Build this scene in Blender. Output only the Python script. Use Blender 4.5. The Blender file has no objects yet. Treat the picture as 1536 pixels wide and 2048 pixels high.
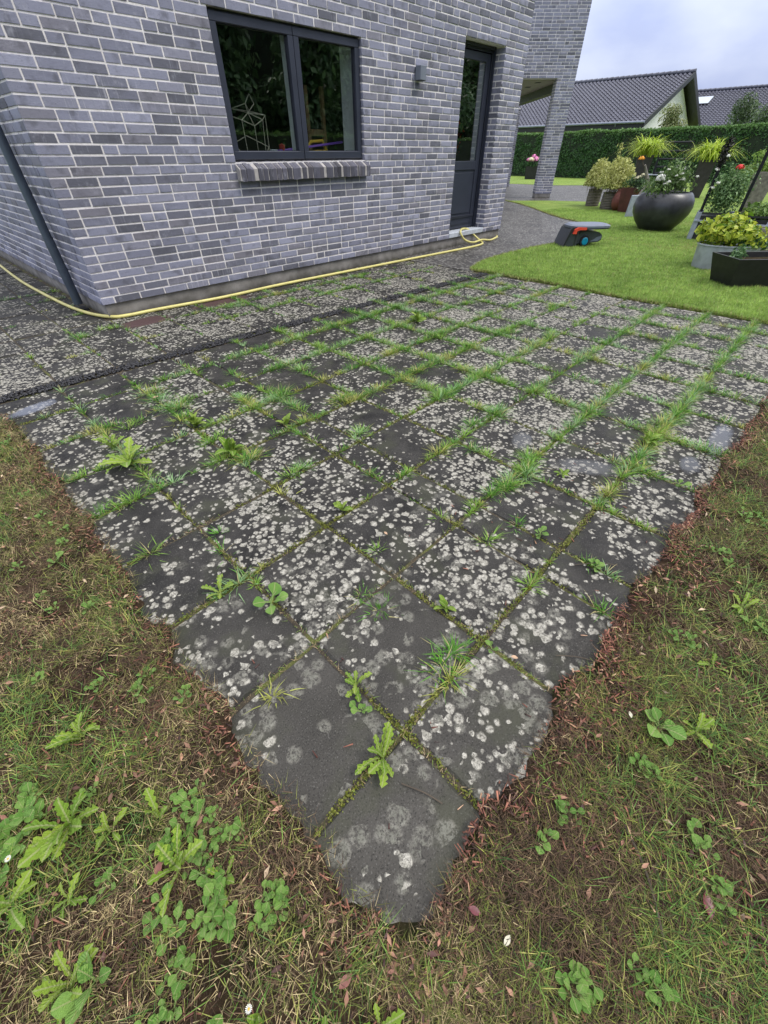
import bpy, math, random
import numpy as np
from mathutils import Vector, Matrix, Euler
R_ = math.radians
random.seed(7); rng = np.random.default_rng(7)
sc = bpy.context.scene
COL = sc.collection

# ------------------------------------------------------------------ camera
CAM = Vector((-1.1336, -4.7776, 1.1907)); FPX = 802.34
yaw, pit, rol = 0.8013, 0.7293, -0.0056
fw = Vector((math.sin(yaw)*math.cos(pit), math.cos(yaw)*math.cos(pit), -math.sin(pit)))
r0 = Vector((math.cos(yaw), -math.sin(yaw), 0)); u0 = r0.cross(fw)
rt = r0*math.cos(rol)+u0*math.sin(rol); upv = u0*math.cos(rol)-r0*math.sin(rol)
cd = bpy.data.cameras.new('camera'); cam = bpy.data.objects.new('camera', cd); COL.objects.link(cam)
cam.matrix_world = Matrix(((rt.x, upv.x, -fw.x, CAM.x), (rt.y, upv.y, -fw.y, CAM.y), (rt.z, upv.z, -fw.z, CAM.z), (0, 0, 0, 1)))
cd.sensor_fit = 'VERTICAL'; cd.sensor_height = 24.0; cd.lens = 24.0*FPX/2048
cd.clip_start = 0.05; cd.clip_end = 1500
sc.camera = cam
def project(p):                       # pixel in the 1536 x 2048 frame, depth
    d = Vector(p)-CAM; z = d.dot(fw)
    if z < .05: return (-9999, -9999, z)
    return (768+FPX*d.dot(rt)/z, 1024-FPX*d.dot(upv)/z, z)

# ------------------------------------------------------------------ world, sun, exposure
sc.view_settings.view_transform = 'Standard'; sc.view_settings.look = 'None'
sc.view_settings.gamma = 1; sc.view_settings.exposure = 0.58
SUN_EL, SUN_AZ = R_(58), R_(150)
w = bpy.data.worlds.new('World'); sc.world = w; w.use_nodes = True
nt = w.node_tree; nt.nodes.clear()
def N(t, typ, **kw):
    n = t.nodes.new(typ)
    for k, v in kw.items(): setattr(n, k, v)
    return n
sky = N(nt, 'ShaderNodeTexSky', sky_type='NISHITA'); sky.sun_disc = False
sky.sun_elevation = SUN_EL; sky.sun_rotation = SUN_AZ; sky.dust_density = 3.0; sky.air_density = 1.0
tc = N(nt, 'ShaderNodeTexCoord'); sep = N(nt, 'ShaderNodeSeparateXYZ'); nt.links.new(tc.outputs['Generated'], sep.inputs[0])
mp = N(nt, 'ShaderNodeMapping'); mp.inputs['Scale'].default_value = (1, 1, 2.2); nt.links.new(tc.outputs['Generated'], mp.inputs[0])
no = N(nt, 'ShaderNodeTexNoise'); no.inputs['Scale'].default_value = 4.2; no.inputs['Detail'].default_value = 5; no.inputs['Roughness'].default_value = .5
nt.links.new(mp.outputs[0], no.inputs['Vector'])
cr = N(nt, 'ShaderNodeValToRGB'); cr.color_ramp.elements[0].position = .36; cr.color_ramp.elements[1].position = .68
cr.color_ramp.elements[0].color = (5.4, 6.2, 9.2, 1); cr.color_ramp.elements[1].color = (8.5, 9.2, 11.0, 1)
nt.links.new(no.outputs['Fac'], cr.inputs[0])
mr = N(nt, 'ShaderNodeMapRange'); mr.inputs['From Min'].default_value = 0; mr.inputs['From Max'].default_value = 1
mr.inputs['To Min'].default_value = .84; mr.inputs['To Max'].default_value = 2.9; nt.links.new(sep.outputs['Z'], mr.inputs['Value'])
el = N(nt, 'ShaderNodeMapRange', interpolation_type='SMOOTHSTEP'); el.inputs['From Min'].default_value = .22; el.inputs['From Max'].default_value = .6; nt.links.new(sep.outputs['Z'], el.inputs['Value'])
hi = N(nt, 'ShaderNodeMix', data_type='RGBA'); hi.inputs[7].default_value = (7.3, 7.5, 8.0, 1); nt.links.new(el.outputs[0], hi.inputs[0]); nt.links.new(cr.outputs[0], hi.inputs[6])   # unseen cloud deck overhead coloured neutral grey to make ambient light less blue
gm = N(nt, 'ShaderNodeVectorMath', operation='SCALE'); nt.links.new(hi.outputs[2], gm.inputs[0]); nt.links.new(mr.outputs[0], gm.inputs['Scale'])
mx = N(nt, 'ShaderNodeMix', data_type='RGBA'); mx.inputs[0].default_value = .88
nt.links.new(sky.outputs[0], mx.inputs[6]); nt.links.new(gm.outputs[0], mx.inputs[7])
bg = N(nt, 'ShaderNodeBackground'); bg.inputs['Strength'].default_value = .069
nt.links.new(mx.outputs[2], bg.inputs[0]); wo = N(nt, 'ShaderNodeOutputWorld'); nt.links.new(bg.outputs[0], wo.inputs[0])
sd = bpy.data.lights.new('sun', 'SUN'); sd.energy = 1.5; sd.angle = R_(20); sd.color = (1, .95, .87)
so = bpy.data.objects.new('sun', sd); COL.objects.link(so)
sdir = Vector((math.sin(SUN_AZ)*math.cos(SUN_EL), math.cos(SUN_AZ)*math.cos(SUN_EL), math.sin(SUN_EL)))
so.rotation_euler = sdir.to_track_quat('Z', 'Y').to_euler()
sc.cycles.max_bounces = 6; sc.cycles.diffuse_bounces = 3; sc.cycles.transparent_max_bounces = 10

# ------------------------------------------------------------------ helpers: materials
class NB:
    def __init__(s, name):
        s.m = bpy.data.materials.new(name); s.m.use_nodes = True; s.t = s.m.node_tree
        s.b = s.t.nodes['Principled BSDF']; s.o = s.t.nodes['Material Output']
    def n(s, typ, ins=None, **kw):
        n = s.t.nodes.new(typ)
        for k, v in kw.items(): setattr(n, k, v)
        for k, v in (ins or {}).items(): s.set(n.inputs[k], v)
        return n
    def set(s, sock, v):
        if hasattr(v, 'is_output'): s.t.links.new(v, sock)
        elif hasattr(v, 'outputs'): s.t.links.new(v.outputs[0], sock)
        else: sock.default_value = v
    def noise(s, vec, scale, detail=3, rough=.55, dim='3D'):
        n = s.n('ShaderNodeTexNoise', {'Scale': scale, 'Detail': detail, 'Roughness': rough}, noise_dimensions=dim)
        if vec is not None: s.set(n.inputs['Vector'], vec)
        return n.outputs['Fac']
    def ramp(s, f, a, b, ca=(0, 0, 0, 1), cb=(1, 1, 1, 1)):
        n = s.n('ShaderNodeValToRGB', {0: f}); e = n.color_ramp.elements
        e[0].position, e[1].position = a, b; e[0].color = ca if len(ca) == 4 else (*ca, 1); e[1].color = cb if len(cb) == 4 else (*cb, 1)
        return n.outputs[0]
    def mix(s, f, a, b, mode='MIX'):
        n = s.n('ShaderNodeMix', data_type='RGBA', blend_type=mode)
        s.set(n.inputs[0], f)
        s.set(n.inputs[6], (*a, 1) if isinstance(a, tuple) and len(a) == 3 else a); s.set(n.inputs[7], (*b, 1) if isinstance(b, tuple) and len(b) == 3 else b)
        return n.outputs[2]
    def math(s, op, a, b=0.0, c=None):
        n = s.n('ShaderNodeMath', {0: a, 1: b}, operation=op)
        if c is not None: s.set(n.inputs[2], c)
        return n.outputs[0]
    def sstep(s, v, a, b):
        n = s.n('ShaderNodeMapRange', {'Value': v, 'From Min': a, 'From Max': b}, interpolation_type='SMOOTHSTEP')
        return n.outputs[0]
    def out(s, col=None, rough=None, bump=None, bs=.3, bd=.002, **kw):
        if col is not None: s.set(s.b.inputs['Base Color'], (*col, 1) if isinstance(col, tuple) and len(col) == 3 else col)
        if rough is not None: s.set(s.b.inputs['Roughness'], rough)
        if bump is not None:
            bn = s.n('ShaderNodeBump', {'Strength': bs, 'Distance': bd, 'Height': bump}); s.set(s.b.inputs['Normal'], bn)
        for k, v in kw.items(): s.set(s.b.inputs[k.replace('_', ' ')], v)
        return s.m
def pos(nb): return nb.n('ShaderNodeNewGeometry').outputs['Position']
def objc(nb): return nb.n('ShaderNodeTexCoord').outputs['Object']
def simple(name, col, rough=.5, var=.25, scale=12, bump=.2, metal=0.0, spec=.5):
    nb = NB(name); p = objc(nb); f = nb.noise(p, scale, 4)
    f2 = nb.noise(p, scale*7, 2)
    c = nb.mix(nb.ramp(f, .3, .7), tuple(x*(1-var) for x in col), tuple(min(1, x*(1+var)) for x in col))
    return nb.out(c, nb.math('MULTIPLY_ADD', f2, .2, rough-.1), f2, bump, .001, Metallic=metal, Specular_IOR_Level=spec)
def plantmat(name, trans=.3, rough=.45):
    nb = NB(name); a = nb.n('ShaderNodeAttribute', attribute_name='Col'); 
    nb.out(a.outputs['Color'], rough, Specular_IOR_Level=.35)
    tr = nb.n('ShaderNodeBsdfTranslucent', {'Color': a.outputs['Color']})
    ms = nb.n('ShaderNodeMixShader', {0: trans, 1: nb.b.outputs[0], 2: tr.outputs[0]}); nb.t.links.new(ms.outputs[0], nb.o.inputs[0])
    return nb.m
def leafmat(name, c1, c2, trans=.22, rough=.34):
    nb = NB(name); oi = nb.n('ShaderNodeObjectInfo').outputs['Random']; p = objc(nb); sx = nb.n('ShaderNodeSeparateXYZ', {0: p})
    ay = nb.math('ABSOLUTE', sx.outputs[1]); f = nb.math('FRACT', nb.math('ADD', oi, nb.math('MULTIPLY', nb.noise(p, 9, 3), .5)))
    c = nb.mix(f, c1, c2)
    vein = nb.math('SINE', nb.math('MULTIPLY', nb.math('SUBTRACT', sx.outputs[0], nb.math('MULTIPLY', ay, 1.1)), 55.0))
    c = nb.mix(nb.math('MULTIPLY', nb.sstep(vein, .6, 1.0), .06), c, tuple(min(.6, x*1.7) for x in c2))
    c = nb.mix(nb.math('MULTIPLY', nb.sstep(nb.noise(p, 14, 4), .55, .72), .4), c, tuple(x*.45 for x in c1))
    c = nb.mix(nb.math('MULTIPLY', nb.sstep(ay, .028, .008), .8), c, (.42, .46, .20))
    nb.out(c, rough, nb.math('ADD', nb.math('MULTIPLY', vein, -.15), nb.noise(p, 40, 3)), .6, .02, Specular_IOR_Level=.5)
    tr = nb.n('ShaderNodeBsdfTranslucent', {'Color': c})
    ms = nb.n('ShaderNodeMixShader', {0: trans, 1: nb.b.outputs[0], 2: tr.outputs[0]}); nb.t.links.new(ms.outputs[0], nb.o.inputs[0])
    return nb.m

M = {}
def mk_slab():
    nb = NB('slab_concrete'); p = pos(nb); oi = nb.n('ShaderNodeObjectInfo'); sp = nb.n('ShaderNodeSeparateColor', {0: oi.outputs['Color']})
    dens, big, tint = sp.outputs[0], sp.outputs[1], sp.outputs[2]; bdens = nb.math('MULTIPLY_ADD', big, .45, .15)
    wob = nb.n('ShaderNodeTexNoise', {'Vector': p, 'Scale': 75.0, 'Detail': 4.0}); 
    wv = nb.n('ShaderNodeVectorMath', {0: wob.outputs['Color'], 1: (.5, .5, .5)}, operation='SUBTRACT')
    wv = nb.n('ShaderNodeVectorMath', {0: wv.outputs[0], 'Scale': .013}, operation='SCALE')
    q = nb.n('ShaderNodeVectorMath', {0: p, 1: wv.outputs[0]}, operation='ADD').outputs[0]
    clump = nb.math('ADD', nb.math('MULTIPLY', nb.noise(p, 2.6, 2), .55), nb.math('MULTIPLY', nb.noise(p, 8.0, 3), .45))
    def layer(scale, r_lo, r_hi, soft, dmul, dens=dens):
        v = nb.n('ShaderNodeTexVoronoi', {'Vector': q, 'Scale': scale, 'Randomness': 1.0}, voronoi_dimensions='2D')
        c = nb.n('ShaderNodeSeparateColor', {0: v.outputs['Color']})
        rad = nb.math('MULTIPLY_ADD', c.outputs[1], r_hi-r_lo, r_lo)
        d2 = nb.math('MULTIPLY', nb.math('ADD', dens, nb.math('MULTIPLY_ADD', clump, 3.6, -1.85)), dmul)
        pres = nb.math('LESS_THAN', c.outputs[0], d2)
        m = nb.sstep(nb.math('SUBTRACT', rad, v.outputs['Distance']), -soft, soft)
        return nb.math('MULTIPLY', m, pres), c.outputs[2], nb.math('DIVIDE', v.outputs['Distance'], rad)
    m1, h1, e1 = layer(30.0, .20, .52, .10, 1.0)
    m2, h2, e2 = layer(52.0, .16, .44, .11, .75)
    m3, h3, e3 = layer(19.0, .25, .50, .16, 1.1, bdens)
    gran = nb.noise(p, 190, 3, .7); spk = nb.noise(p, 260, 2, .6); mot = nb.noise(p, 75, 4, .7)
    big_m = nb.math('MULTIPLY', nb.math('MULTIPLY', m3, big), nb.sstep(mot, .36, .56))
    lm = nb.math('MAXIMUM', nb.math('MAXIMUM', m1, m2), nb.math('MULTIPLY', big_m, .85))
    edge = nb.math('MULTIPLY', nb.sstep(gran, .30, .52), nb.sstep(mot, .33, .52))
    lm = nb.math('MULTIPLY', lm, nb.math('MULTIPLY_ADD', edge, .8, .2))
    base = nb.mix(nb.ramp(nb.noise(p, 7, 4), .32, .7), (.010, .0094, .0094), (.040, .0372, .0350))
    base = nb.mix(nb.math('MULTIPLY', nb.sstep(nb.noise(p, 16, 5, .7), .5, .75), .5), base, (.055, .051, .047))
    base = nb.mix(nb.math('MULTIPLY', tint, .55), base, (.080, .074, .064))
    base = nb.mix(nb.math('MULTIPLY', nb.sstep(spk, .60, .70), .6), base, (.15, .145, .135))
    base = nb.mix(nb.math('MULTIPLY', nb.sstep(spk, .44, .32), .75), base, (.006, .006, .006))
    # green algae film near joints of the old slabs
    base = nb.mix(nb.math('MULTIPLY', nb.sstep(nb.noise(p, 5.0, 4), .50, .68), .5), base, (.055, .058, .036))
    # red-brown rust run-off stains by the plinth
    for (x, y, rx, ry) in ((.22, -.30, .24, .13), (1.08, -.22, .34, .11)):
        d = nb.n('ShaderNodeVectorMath', {0: nb.n('ShaderNodeVectorMath', {0: q, 1: (x, y, 0)}, operation='SUBTRACT').outputs[0], 1: (1/rx, 1/ry, 0)}, operation='MULTIPLY')
        ln = nb.n('ShaderNodeVectorMath', {0: d.outputs[0]}, operation='LENGTH').outputs['Value']
        st = nb.sstep(nb.math('ADD', ln, nb.math('MULTIPLY_ADD', nb.noise(p, 14, 3), .9, -.45)), 1.1, .8)
        base = nb.mix(st, base, (.075, .045, .045)); lm = nb.math('MULTIPLY', lm, nb.math('SUBTRACT', 1.0, st))
    lcol = nb.mix(nb.ramp(nb.noise(p, 60, 3), .3, .7), (.28, .265, .225), (.60, .57, .50))
    lcol = nb.mix(nb.math('MULTIPLY', nb.math('SUBTRACT', 1.0, m1), nb.math('MULTIPLY', big_m, .9)), lcol, (.17, .17, .14))
    lcol = nb.mix(nb.math('MULTIPLY', nb.sstep(gran, .5, .62), .35), lcol, (.09, .09, .08))
    col = nb.mix(lm, base, lcol)
    hgt = nb.math('ADD', nb.math('MULTIPLY', gran, .5), nb.math('MULTIPLY', lm, .8))
    hgt = nb.math('ADD', hgt, nb.math('MULTIPLY', nb.noise(p, 45, 4), .8))
    rgh = nb.math('ADD', nb.math('MULTIPLY_ADD', nb.noise(p, 4, 3), .35, .34), nb.math('MULTIPLY', lm, .3))
    return nb.out(col, nb.math('ADD', rgh, .12), hgt, .8, .004, Specular_IOR_Level=.2)
M['slab'] = mk_slab()

def mk_brick():
    nb = NB('grey_brick'); oi = nb.n('ShaderNodeObjectInfo').outputs['Random']; g = nb.n('ShaderNodeNewGeometry'); p = g.outputs['Position']
    r = nb.math('FRACT', nb.math('ADD', oi, g.outputs['Random Per Island'])); r2 = nb.math('FRACT', nb.math('MULTIPLY', r, 7.31))
    off = nb.n('ShaderNodeCombineXYZ', {0: nb.math('MULTIPLY', r, 37.0), 1: nb.math('MULTIPLY', r2, 53.0), 2: 0.0})
    q = nb.n('ShaderNodeVectorMath', {0: p, 1: off.outputs[0]}, operation='ADD').outputs[0]
    cn = nb.n('ShaderNodeValToRGB', {0: r}); e = cn.color_ramp.elements
    e[0].position, e[0].color = 0, (.105, .107, .135, 1); e[1].position, e[1].color = 1, (.31, .318, .42, 1)
    for po, c in ((.10, (.145, .148, .19, 1)), (.3, (.195, .20, .266, 1)), (.7, (.255, .262, .348, 1)), (.85, (.185, .178, .212, 1))):
        x = e.new(po); x.color = c
    c = cn.outputs[0]
    # smoky fire marks across the face, darker toward some ends
    c = nb.mix(nb.math('MULTIPLY', nb.sstep(nb.noise(q, 9, 3), .50, .75), .65), c, (.075, .075, .092))
    c = nb.mix(nb.math('MULTIPLY', nb.sstep(nb.noise(q, 14, 4, .65), .56, .8), .5), c, (.43, .43, .50))
    st = nb.n('ShaderNodeVectorMath', {0: p, 1: (60, 60, 3)}, operation='MULTIPLY').outputs[0]
    wash = nb.math('MULTIPLY', nb.sstep(nb.noise(st, 1, 3), .55, .75), nb.sstep(nb.noise(p, 1.7, 3), .46, .66))
    c = nb.mix(nb.math('MULTIPLY', wash, .55), c, (.50, .50, .56))
    fine = nb.noise(q, 150, 3); c = nb.mix(nb.math('MULTIPLY', nb.sstep(nb.noise(q, 45, 3, .65), .55, .75), .35), c, (.10, .10, .13))
    c = nb.mix(nb.math('MULTIPLY', nb.sstep(fine, .62, .72), .5), c, (.05, .05, .06))
    return nb.out(c, .62, nb.math('ADD', fine, nb.math('MULTIPLY', nb.noise(q, 30, 3), 1.5)), .5, .003, Specular_IOR_Level=.4)
M['brick'] = mk_brick(); M['sillbrick'] = M['brick'].copy()
for n_ in M['sillbrick'].node_tree.nodes:
    if n_.type == 'VALTORGB' and len(n_.color_ramp.elements) > 4:
        for e_ in n_.color_ramp.elements: c_ = e_.color; e_.color = (c_[0]*.42, c_[1]*.40, c_[2]*.40, 1)
def mk_mortar():
    nb = NB('mortar'); p = pos(nb); c = nb.mix(nb.ramp(nb.noise(p, 30, 4), .3, .7), (.64, .605, .60), (.82, .79, .785))
    c = nb.mix(nb.math('MULTIPLY', nb.sstep(nb.noise(p, 3, 3), .5, .75), .4), c, (.60, .56, .54))
    return nb.out(c, .9, nb.noise(p, 220, 3), .6, .003)
M['mortar'] = mk_mortar(); M['sillmortar'] = simple('sill_mortar', (.36, .34, .33), .9, .2, 20, .4)
def mk_plinth():
    nb = NB('plinth_render'); p = pos(nb); c = nb.mix(nb.ramp(nb.noise(p, 6, 5), .3, .7), (.13, .12, .11), (.27, .255, .24))
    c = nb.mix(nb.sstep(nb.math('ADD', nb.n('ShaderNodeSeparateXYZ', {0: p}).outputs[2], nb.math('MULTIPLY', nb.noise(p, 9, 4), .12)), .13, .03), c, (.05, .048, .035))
    return nb.out(c, .85, nb.noise(p, 90, 4), .6, .004)
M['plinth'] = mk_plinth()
def mk_soil():
    nb = NB('soil'); p = pos(nb)
    c = nb.mix(nb.ramp(nb.noise(p, 14, 5), .35, .68), (.020, .0125, .008), (.075, .048, .030))
    c = nb.mix(nb.math('MULTIPLY', nb.sstep(nb.noise(p, 3.0, 4), .48, .66), .6), c, (.022, .032, .009))
    c = nb.mix(nb.math('MULTIPLY', nb.sstep(nb.noise(p, 300, 2), .62, .7), .6), c, (.17, .13, .09))
    return nb.out(c, .95, nb.noise(p, 70, 5, .7), 1.0, .02, Specular_IOR_Level=.08)
M['soil'] = mk_soil()
def mk_joint():
    nb = NB('joint_moss'); p = pos(nb)
    c = nb.mix(nb.ramp(nb.noise(p, 20, 4), .35, .65), (.030, .024, .016), (.07, .055, .035))
    c = nb.mix(nb.sstep(nb.noise(p, 6.5, 4), .48, .62), c, (.085, .095, .02)); c = nb.mix(nb.math('MULTIPLY', nb.sstep(nb.noise(p, 180, 2), .55, .68), .6), c, (.20, .15, .09))
    return nb.out(c, .95, nb.noise(p, 160, 4), 1.0, .008)
M['joint'] = mk_joint()
def mk_lawn():
    nb = NB('lawn_turf'); p = pos(nb)
    c = nb.mix(nb.ramp(nb.noise(p, 1.3, 4), .32, .68), (.13, .25, .035), (.26, .36, .075))
    c = nb.mix(nb.ramp(nb.noise(p, 38, 4, .7), .3, .7), c, nb.mix(.5, c, (.26, .29, .07)))
    c = nb.mix(nb.math('MULTIPLY', nb.sstep(nb.noise(p, 110, 3, .7), .5, .7), .55), c, (.045, .085, .012))
    c = nb.mix(nb.math('MULTIPLY', nb.sstep(nb.noise(p, 2.4, 5), .60, .75), .35), c, (.26, .235, .10))
    return nb.out(c, .8, nb.noise(p, 90, 4, .7), 1.0, .03, Specular_IOR_Level=.2)
M['lawn'] = mk_lawn()
def mk_far_paving():
    nb = NB('weathered_paving'); p = pos(nb)
    c = nb.mix(nb.ramp(nb.noise(p, 2.2, 4), .3, .7), (.025, .0228, .0215), (.066, .060, .055))
    v = nb.n('ShaderNodeTexVoronoi', {'Vector': p, 'Scale': 26.0}, voronoi_dimensions='2D')
    vc = nb.n('ShaderNodeSeparateColor', {0: v.outputs['Color']})
    m = nb.math('MULTIPLY', nb.math('LESS_THAN', v.outputs['Distance'], .42), nb.math('LESS_THAN', vc.outputs[0], nb.math('MULTIPLY_ADD', nb.noise(p, 1.5, 3), 1.3, -.2)))
    c = nb.mix(m, c, (.20, .193, .178))
    return nb.out(c, .55, nb.noise(p, 60, 4), .5, .004)
M['farpave'] = mk_far_paving()
M['gravel'] = simple('black_gravel', (.022, .021, .024), .4, .5, 30, .5)
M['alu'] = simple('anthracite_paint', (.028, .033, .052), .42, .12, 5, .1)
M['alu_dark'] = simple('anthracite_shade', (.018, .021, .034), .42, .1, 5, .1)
M['white'] = simple('white_paint', (.80, .84, .85), .5, .06, 5, .1)
M['zinc'] = simple('zinc_pipe', (.075, .095, .125), .42, .18, 6, .15, .35)
M['hose'] = simple('yellow_hose', (.60, .54, .19), .42, .12, 9, .1)
M['lamp'] = simple('grey_lamp', (.16, .18, .22), .45, .1, 9, .1)
M['tsill'] = simple('threshold_concrete', (.42, .45, .50), .7, .15, 15, .3)
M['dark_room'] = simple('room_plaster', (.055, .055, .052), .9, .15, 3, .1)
M['wood'] = simple('room_wood', (.26, .165, .075), .6, .25, 8, .2)
M['straw'] = simple('straw', (.30, .285, .225), .7, .15, 20, .2)
M['purple'] = simple('purple_plastic', (.16, .055, .42), .35, .1, 6, .05)
M['yellow'] = simple('yellow_plastic', (.55, .36, .03), .4, .15, 6, .05)
M['tealpot'] = simple('teal_plastic', (.02, .085, .09), .4, .15, 6, .05)
M['redp'] = simple('red_plastic', (.42, .035, .03), .4, .2, 10, .05)
M['bowl'] = simple('graphite_bowl', (.036, .037, .043), .34, .35, 9, .3)
M['black_pl'] = simple('black_planter', (.016, .016, .017), .55, .35, 14, .5)
M['brown_pl'] = simple('dark_brown_planter', (.035, .030, .032), .6, .3, 10, .4)
M['oxblood'] = simple('oxblood_pot', (.075, .018, .018), .45, .3, 9, .3)
M['clay'] = simple('red_clay', (.16, .045, .035), .6, .3, 9, .3)
M['zinctub'] = simple('galvanised_tub', (.40, .43, .47), .5, .22, 9, .3, .2)
M['greyboard'] = simple('painted_grey_board', (.30, .33, .40), .6, .2, 12, .3)
M['oldwood'] = simple('weathered_wood', (.20, .18, .16), .85, .35, 14, .6)
M['blackmetal'] = simple('black_metal', (.010, .012, .015), .6, .2, 9, .1, .0, .3)
M['mower'] = simple('mower_black', (.020, .022, .025), .42, .2, 9, .15)
M['mowergrey'] = simple('mower_roof_grey', (.13, .15, .20), .4, .12, 9, .1)
M['mowerbody'] = simple('mower_body_grey', (.045, .052, .062), .35, .15, 9, .1)
M['orange'] = simple('signal_orange', (.66, .065, .035), .4, .08, 9, .05)
M['cyan'] = simple('turquoise_hub', (.0, .22, .36), .4, .2, 20, .1)
M['rubber'] = simple('rubber', (.012, .012, .012), .7, .2, 20, .2)
M['soffit'] = simple('soffit_board', (.36, .34, .28), .7, .08, 5, .1)
M['tile'] = simple('roof_tile', (.085, .087, .118), .36, .22, 3, .2)
M['fascia'] = simple('fascia_black', (.010, .011, .013), .5, .1, 3, .1)
M['wall_white'] = simple('white_render', (.66, .66, .66), .85, .07, 3, .2)
M['gutter'] = simple('gutter', (.22, .24, .30), .4, .1, 4, .1, .3)
M['bark'] = simple('bark', (.07, .055, .04), .9, .4, 9, .8)
M['white_fl'] = simple('white_petal', (.72, .72, .66), .6, .08, 30, .1)
M['pink_fl'] = simple('pink_petal', (.68, .22, .45), .6, .2, 30, .1)
M['cream_fl'] = simple('cream_petal', (.62, .58, .40), .6, .2, 30, .1)
M['red_fl'] = simple('red_petal', (.70, .02, .02), .55, .2, 30, .1)
M['orange_fl'] = simple('orange_petal', (.75, .32, .02), .55, .2, 30, .1)
M['grass'] = plantmat('grass_blade', .3); M['thatch'] = plantmat('dry_blade', .15, .7); M['chip'] = plantmat('bark_chip', 0.0, .6)
M['foliage'] = plantmat('foliage_leaf', .28, .42)
M['dand'] = leafmat('dandelion_leaf', (.15, .29, .025), (.34, .48, .06))
M['round'] = leafmat('daisy_leaf', (.13, .29, .05), (.27, .45, .10))
def mk_wicker():
    nb = NB('wicker'); p = objc(nb); s = nb.n('ShaderNodeVectorMath', {0: p, 1: (1, 1, 1)}, operation='MULTIPLY').outputs[0]
    z = nb.n('ShaderNodeSeparateXYZ', {0: p}).outputs[2]
    band = nb.math('SINE', nb.math('MULTIPLY', z, 180.0)); c = nb.mix(nb.math('MULTIPLY_ADD', band, .3, .5), (.10, .085, .07), (.27, .24, .21))
    c = nb.mix(nb.math('MULTIPLY', nb.noise(s, 60, 3), .6), c, (.07, .06, .05))
    return nb.out(c, .85, nb.math('ADD', band, nb.noise(p, 80, 2)), .8, .01)
M['wicker'] = mk_wicker()
def mk_glass(name, tint):
    nb = NB(name); f = nb.n('ShaderNodeFresnel', {'IOR': 1.52}); tr = nb.n('ShaderNodeBsdfTransparent', {'Color': (*tint, 1)}); gl = nb.n('ShaderNodeBsdfGlossy', {'Roughness': .0})
    bf = nb.n('ShaderNodeNewGeometry').outputs['Backfacing']; fac = nb.math('MULTIPLY', nb.math('MULTIPLY', f.outputs[0], 5.0), nb.math('SUBTRACT', 1.0, bf))
    ms = nb.n('ShaderNodeMixShader', {0: fac, 1: tr.outputs[0], 2: gl.outputs[0]}); nb.t.links.new(ms.outputs[0], nb.o.inputs[0]); return nb.m
M['glass'] = mk_glass('window_glass', (.92, .95, .95))
def mk_water():
    nb = NB('rain_water'); f = nb.n('ShaderNodeFresnel', {'IOR': 1.33}); tr = nb.n('ShaderNodeBsdfTransparent', {'Color': (.97, .97, .98, 1)}); gl = nb.n('ShaderNodeBsdfGlossy', {'Roughness': .03})
    ln = nb.n('ShaderNodeVectorMath', {0: objc(nb)}, operation='LENGTH').outputs['Value']; ed = nb.sstep(nb.math('ADD', ln, nb.math('MULTIPLY_ADD', nb.noise(pos(nb), 22, 3), .7, -.35)), 1.1, .55)
    ms = nb.n('ShaderNodeMixShader', {0: nb.math('MULTIPLY', nb.math('MULTIPLY', f.outputs[0], 2.4), ed), 1: tr.outputs[0], 2: gl.outputs[0]}); nb.t.links.new(ms.outputs[0], nb.o.inputs[0]); return nb.m
M['water'] = mk_water()
M['skyglass'] = simple('skylight_glass', (.45, .5, .6), .08, .05, 3, .0)

# ------------------------------------------------------------------ helpers: geometry
def link(o, parent=None):
    COL.objects.link(o)
    if parent is not None: o.parent = parent
    return o
def obj(name, me, mat, parent=None, loc=None, rot=None, smooth=False):
    o = bpy.data.objects.new(name, me)
    if mat is not None and len(me.materials) == 0: me.materials.append(M[mat] if isinstance(mat, str) else mat)
    if loc is not None: o.location = loc
    if rot is not None: o.rotation_euler = rot
    if smooth: me.polygons.foreach_set('use_smooth', [True]*len(me.polygons))
    return link(o, parent)
def empty(name, loc=(0, 0, 0), rz=0):
    o = bpy.data.objects.new(name, None); o.location = loc; o.rotation_euler = (0, 0, rz); o.empty_display_size = .1
    return link(o)
def tag(o, label=None, cat=None, group=None, kind=None):
    for k, v in (('label', label), ('category', cat), ('group', group), ('kind', kind)):
        if v: o[k] = v
    return o
def copy(o, parent=None):
    c = o.copy(); COL.objects.link(c); c.parent = parent
    for ch in list(o.children): copy(ch, c)
    return c
def npmesh(name, V, F, col=None, smooth=False):
    V = np.asarray(V, np.float32); F = np.asarray(F, np.int32); k = F.shape[1]
    me = bpy.data.meshes.new(name); me.vertices.add(len(V)); me.vertices.foreach_set('co', V.ravel())
    me.loops.add(F.size); me.loops.foreach_set('vertex_index', F.ravel())
    me.polygons.add(len(F)); me.polygons.foreach_set('loop_start', np.arange(0, F.size, k, dtype=np.int32))
    if col is not None:
        a = me.color_attributes.new('Col', 'FLOAT_COLOR', 'POINT'); c = np.ones((len(V), 4), np.float32); c[:, :3] = col; a.data.foreach_set('color', c.ravel())
    if smooth: me.polygons.foreach_set('use_smooth', np.ones(len(F), bool))
    me.update(calc_edges=True); me.validate(); return me
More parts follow.
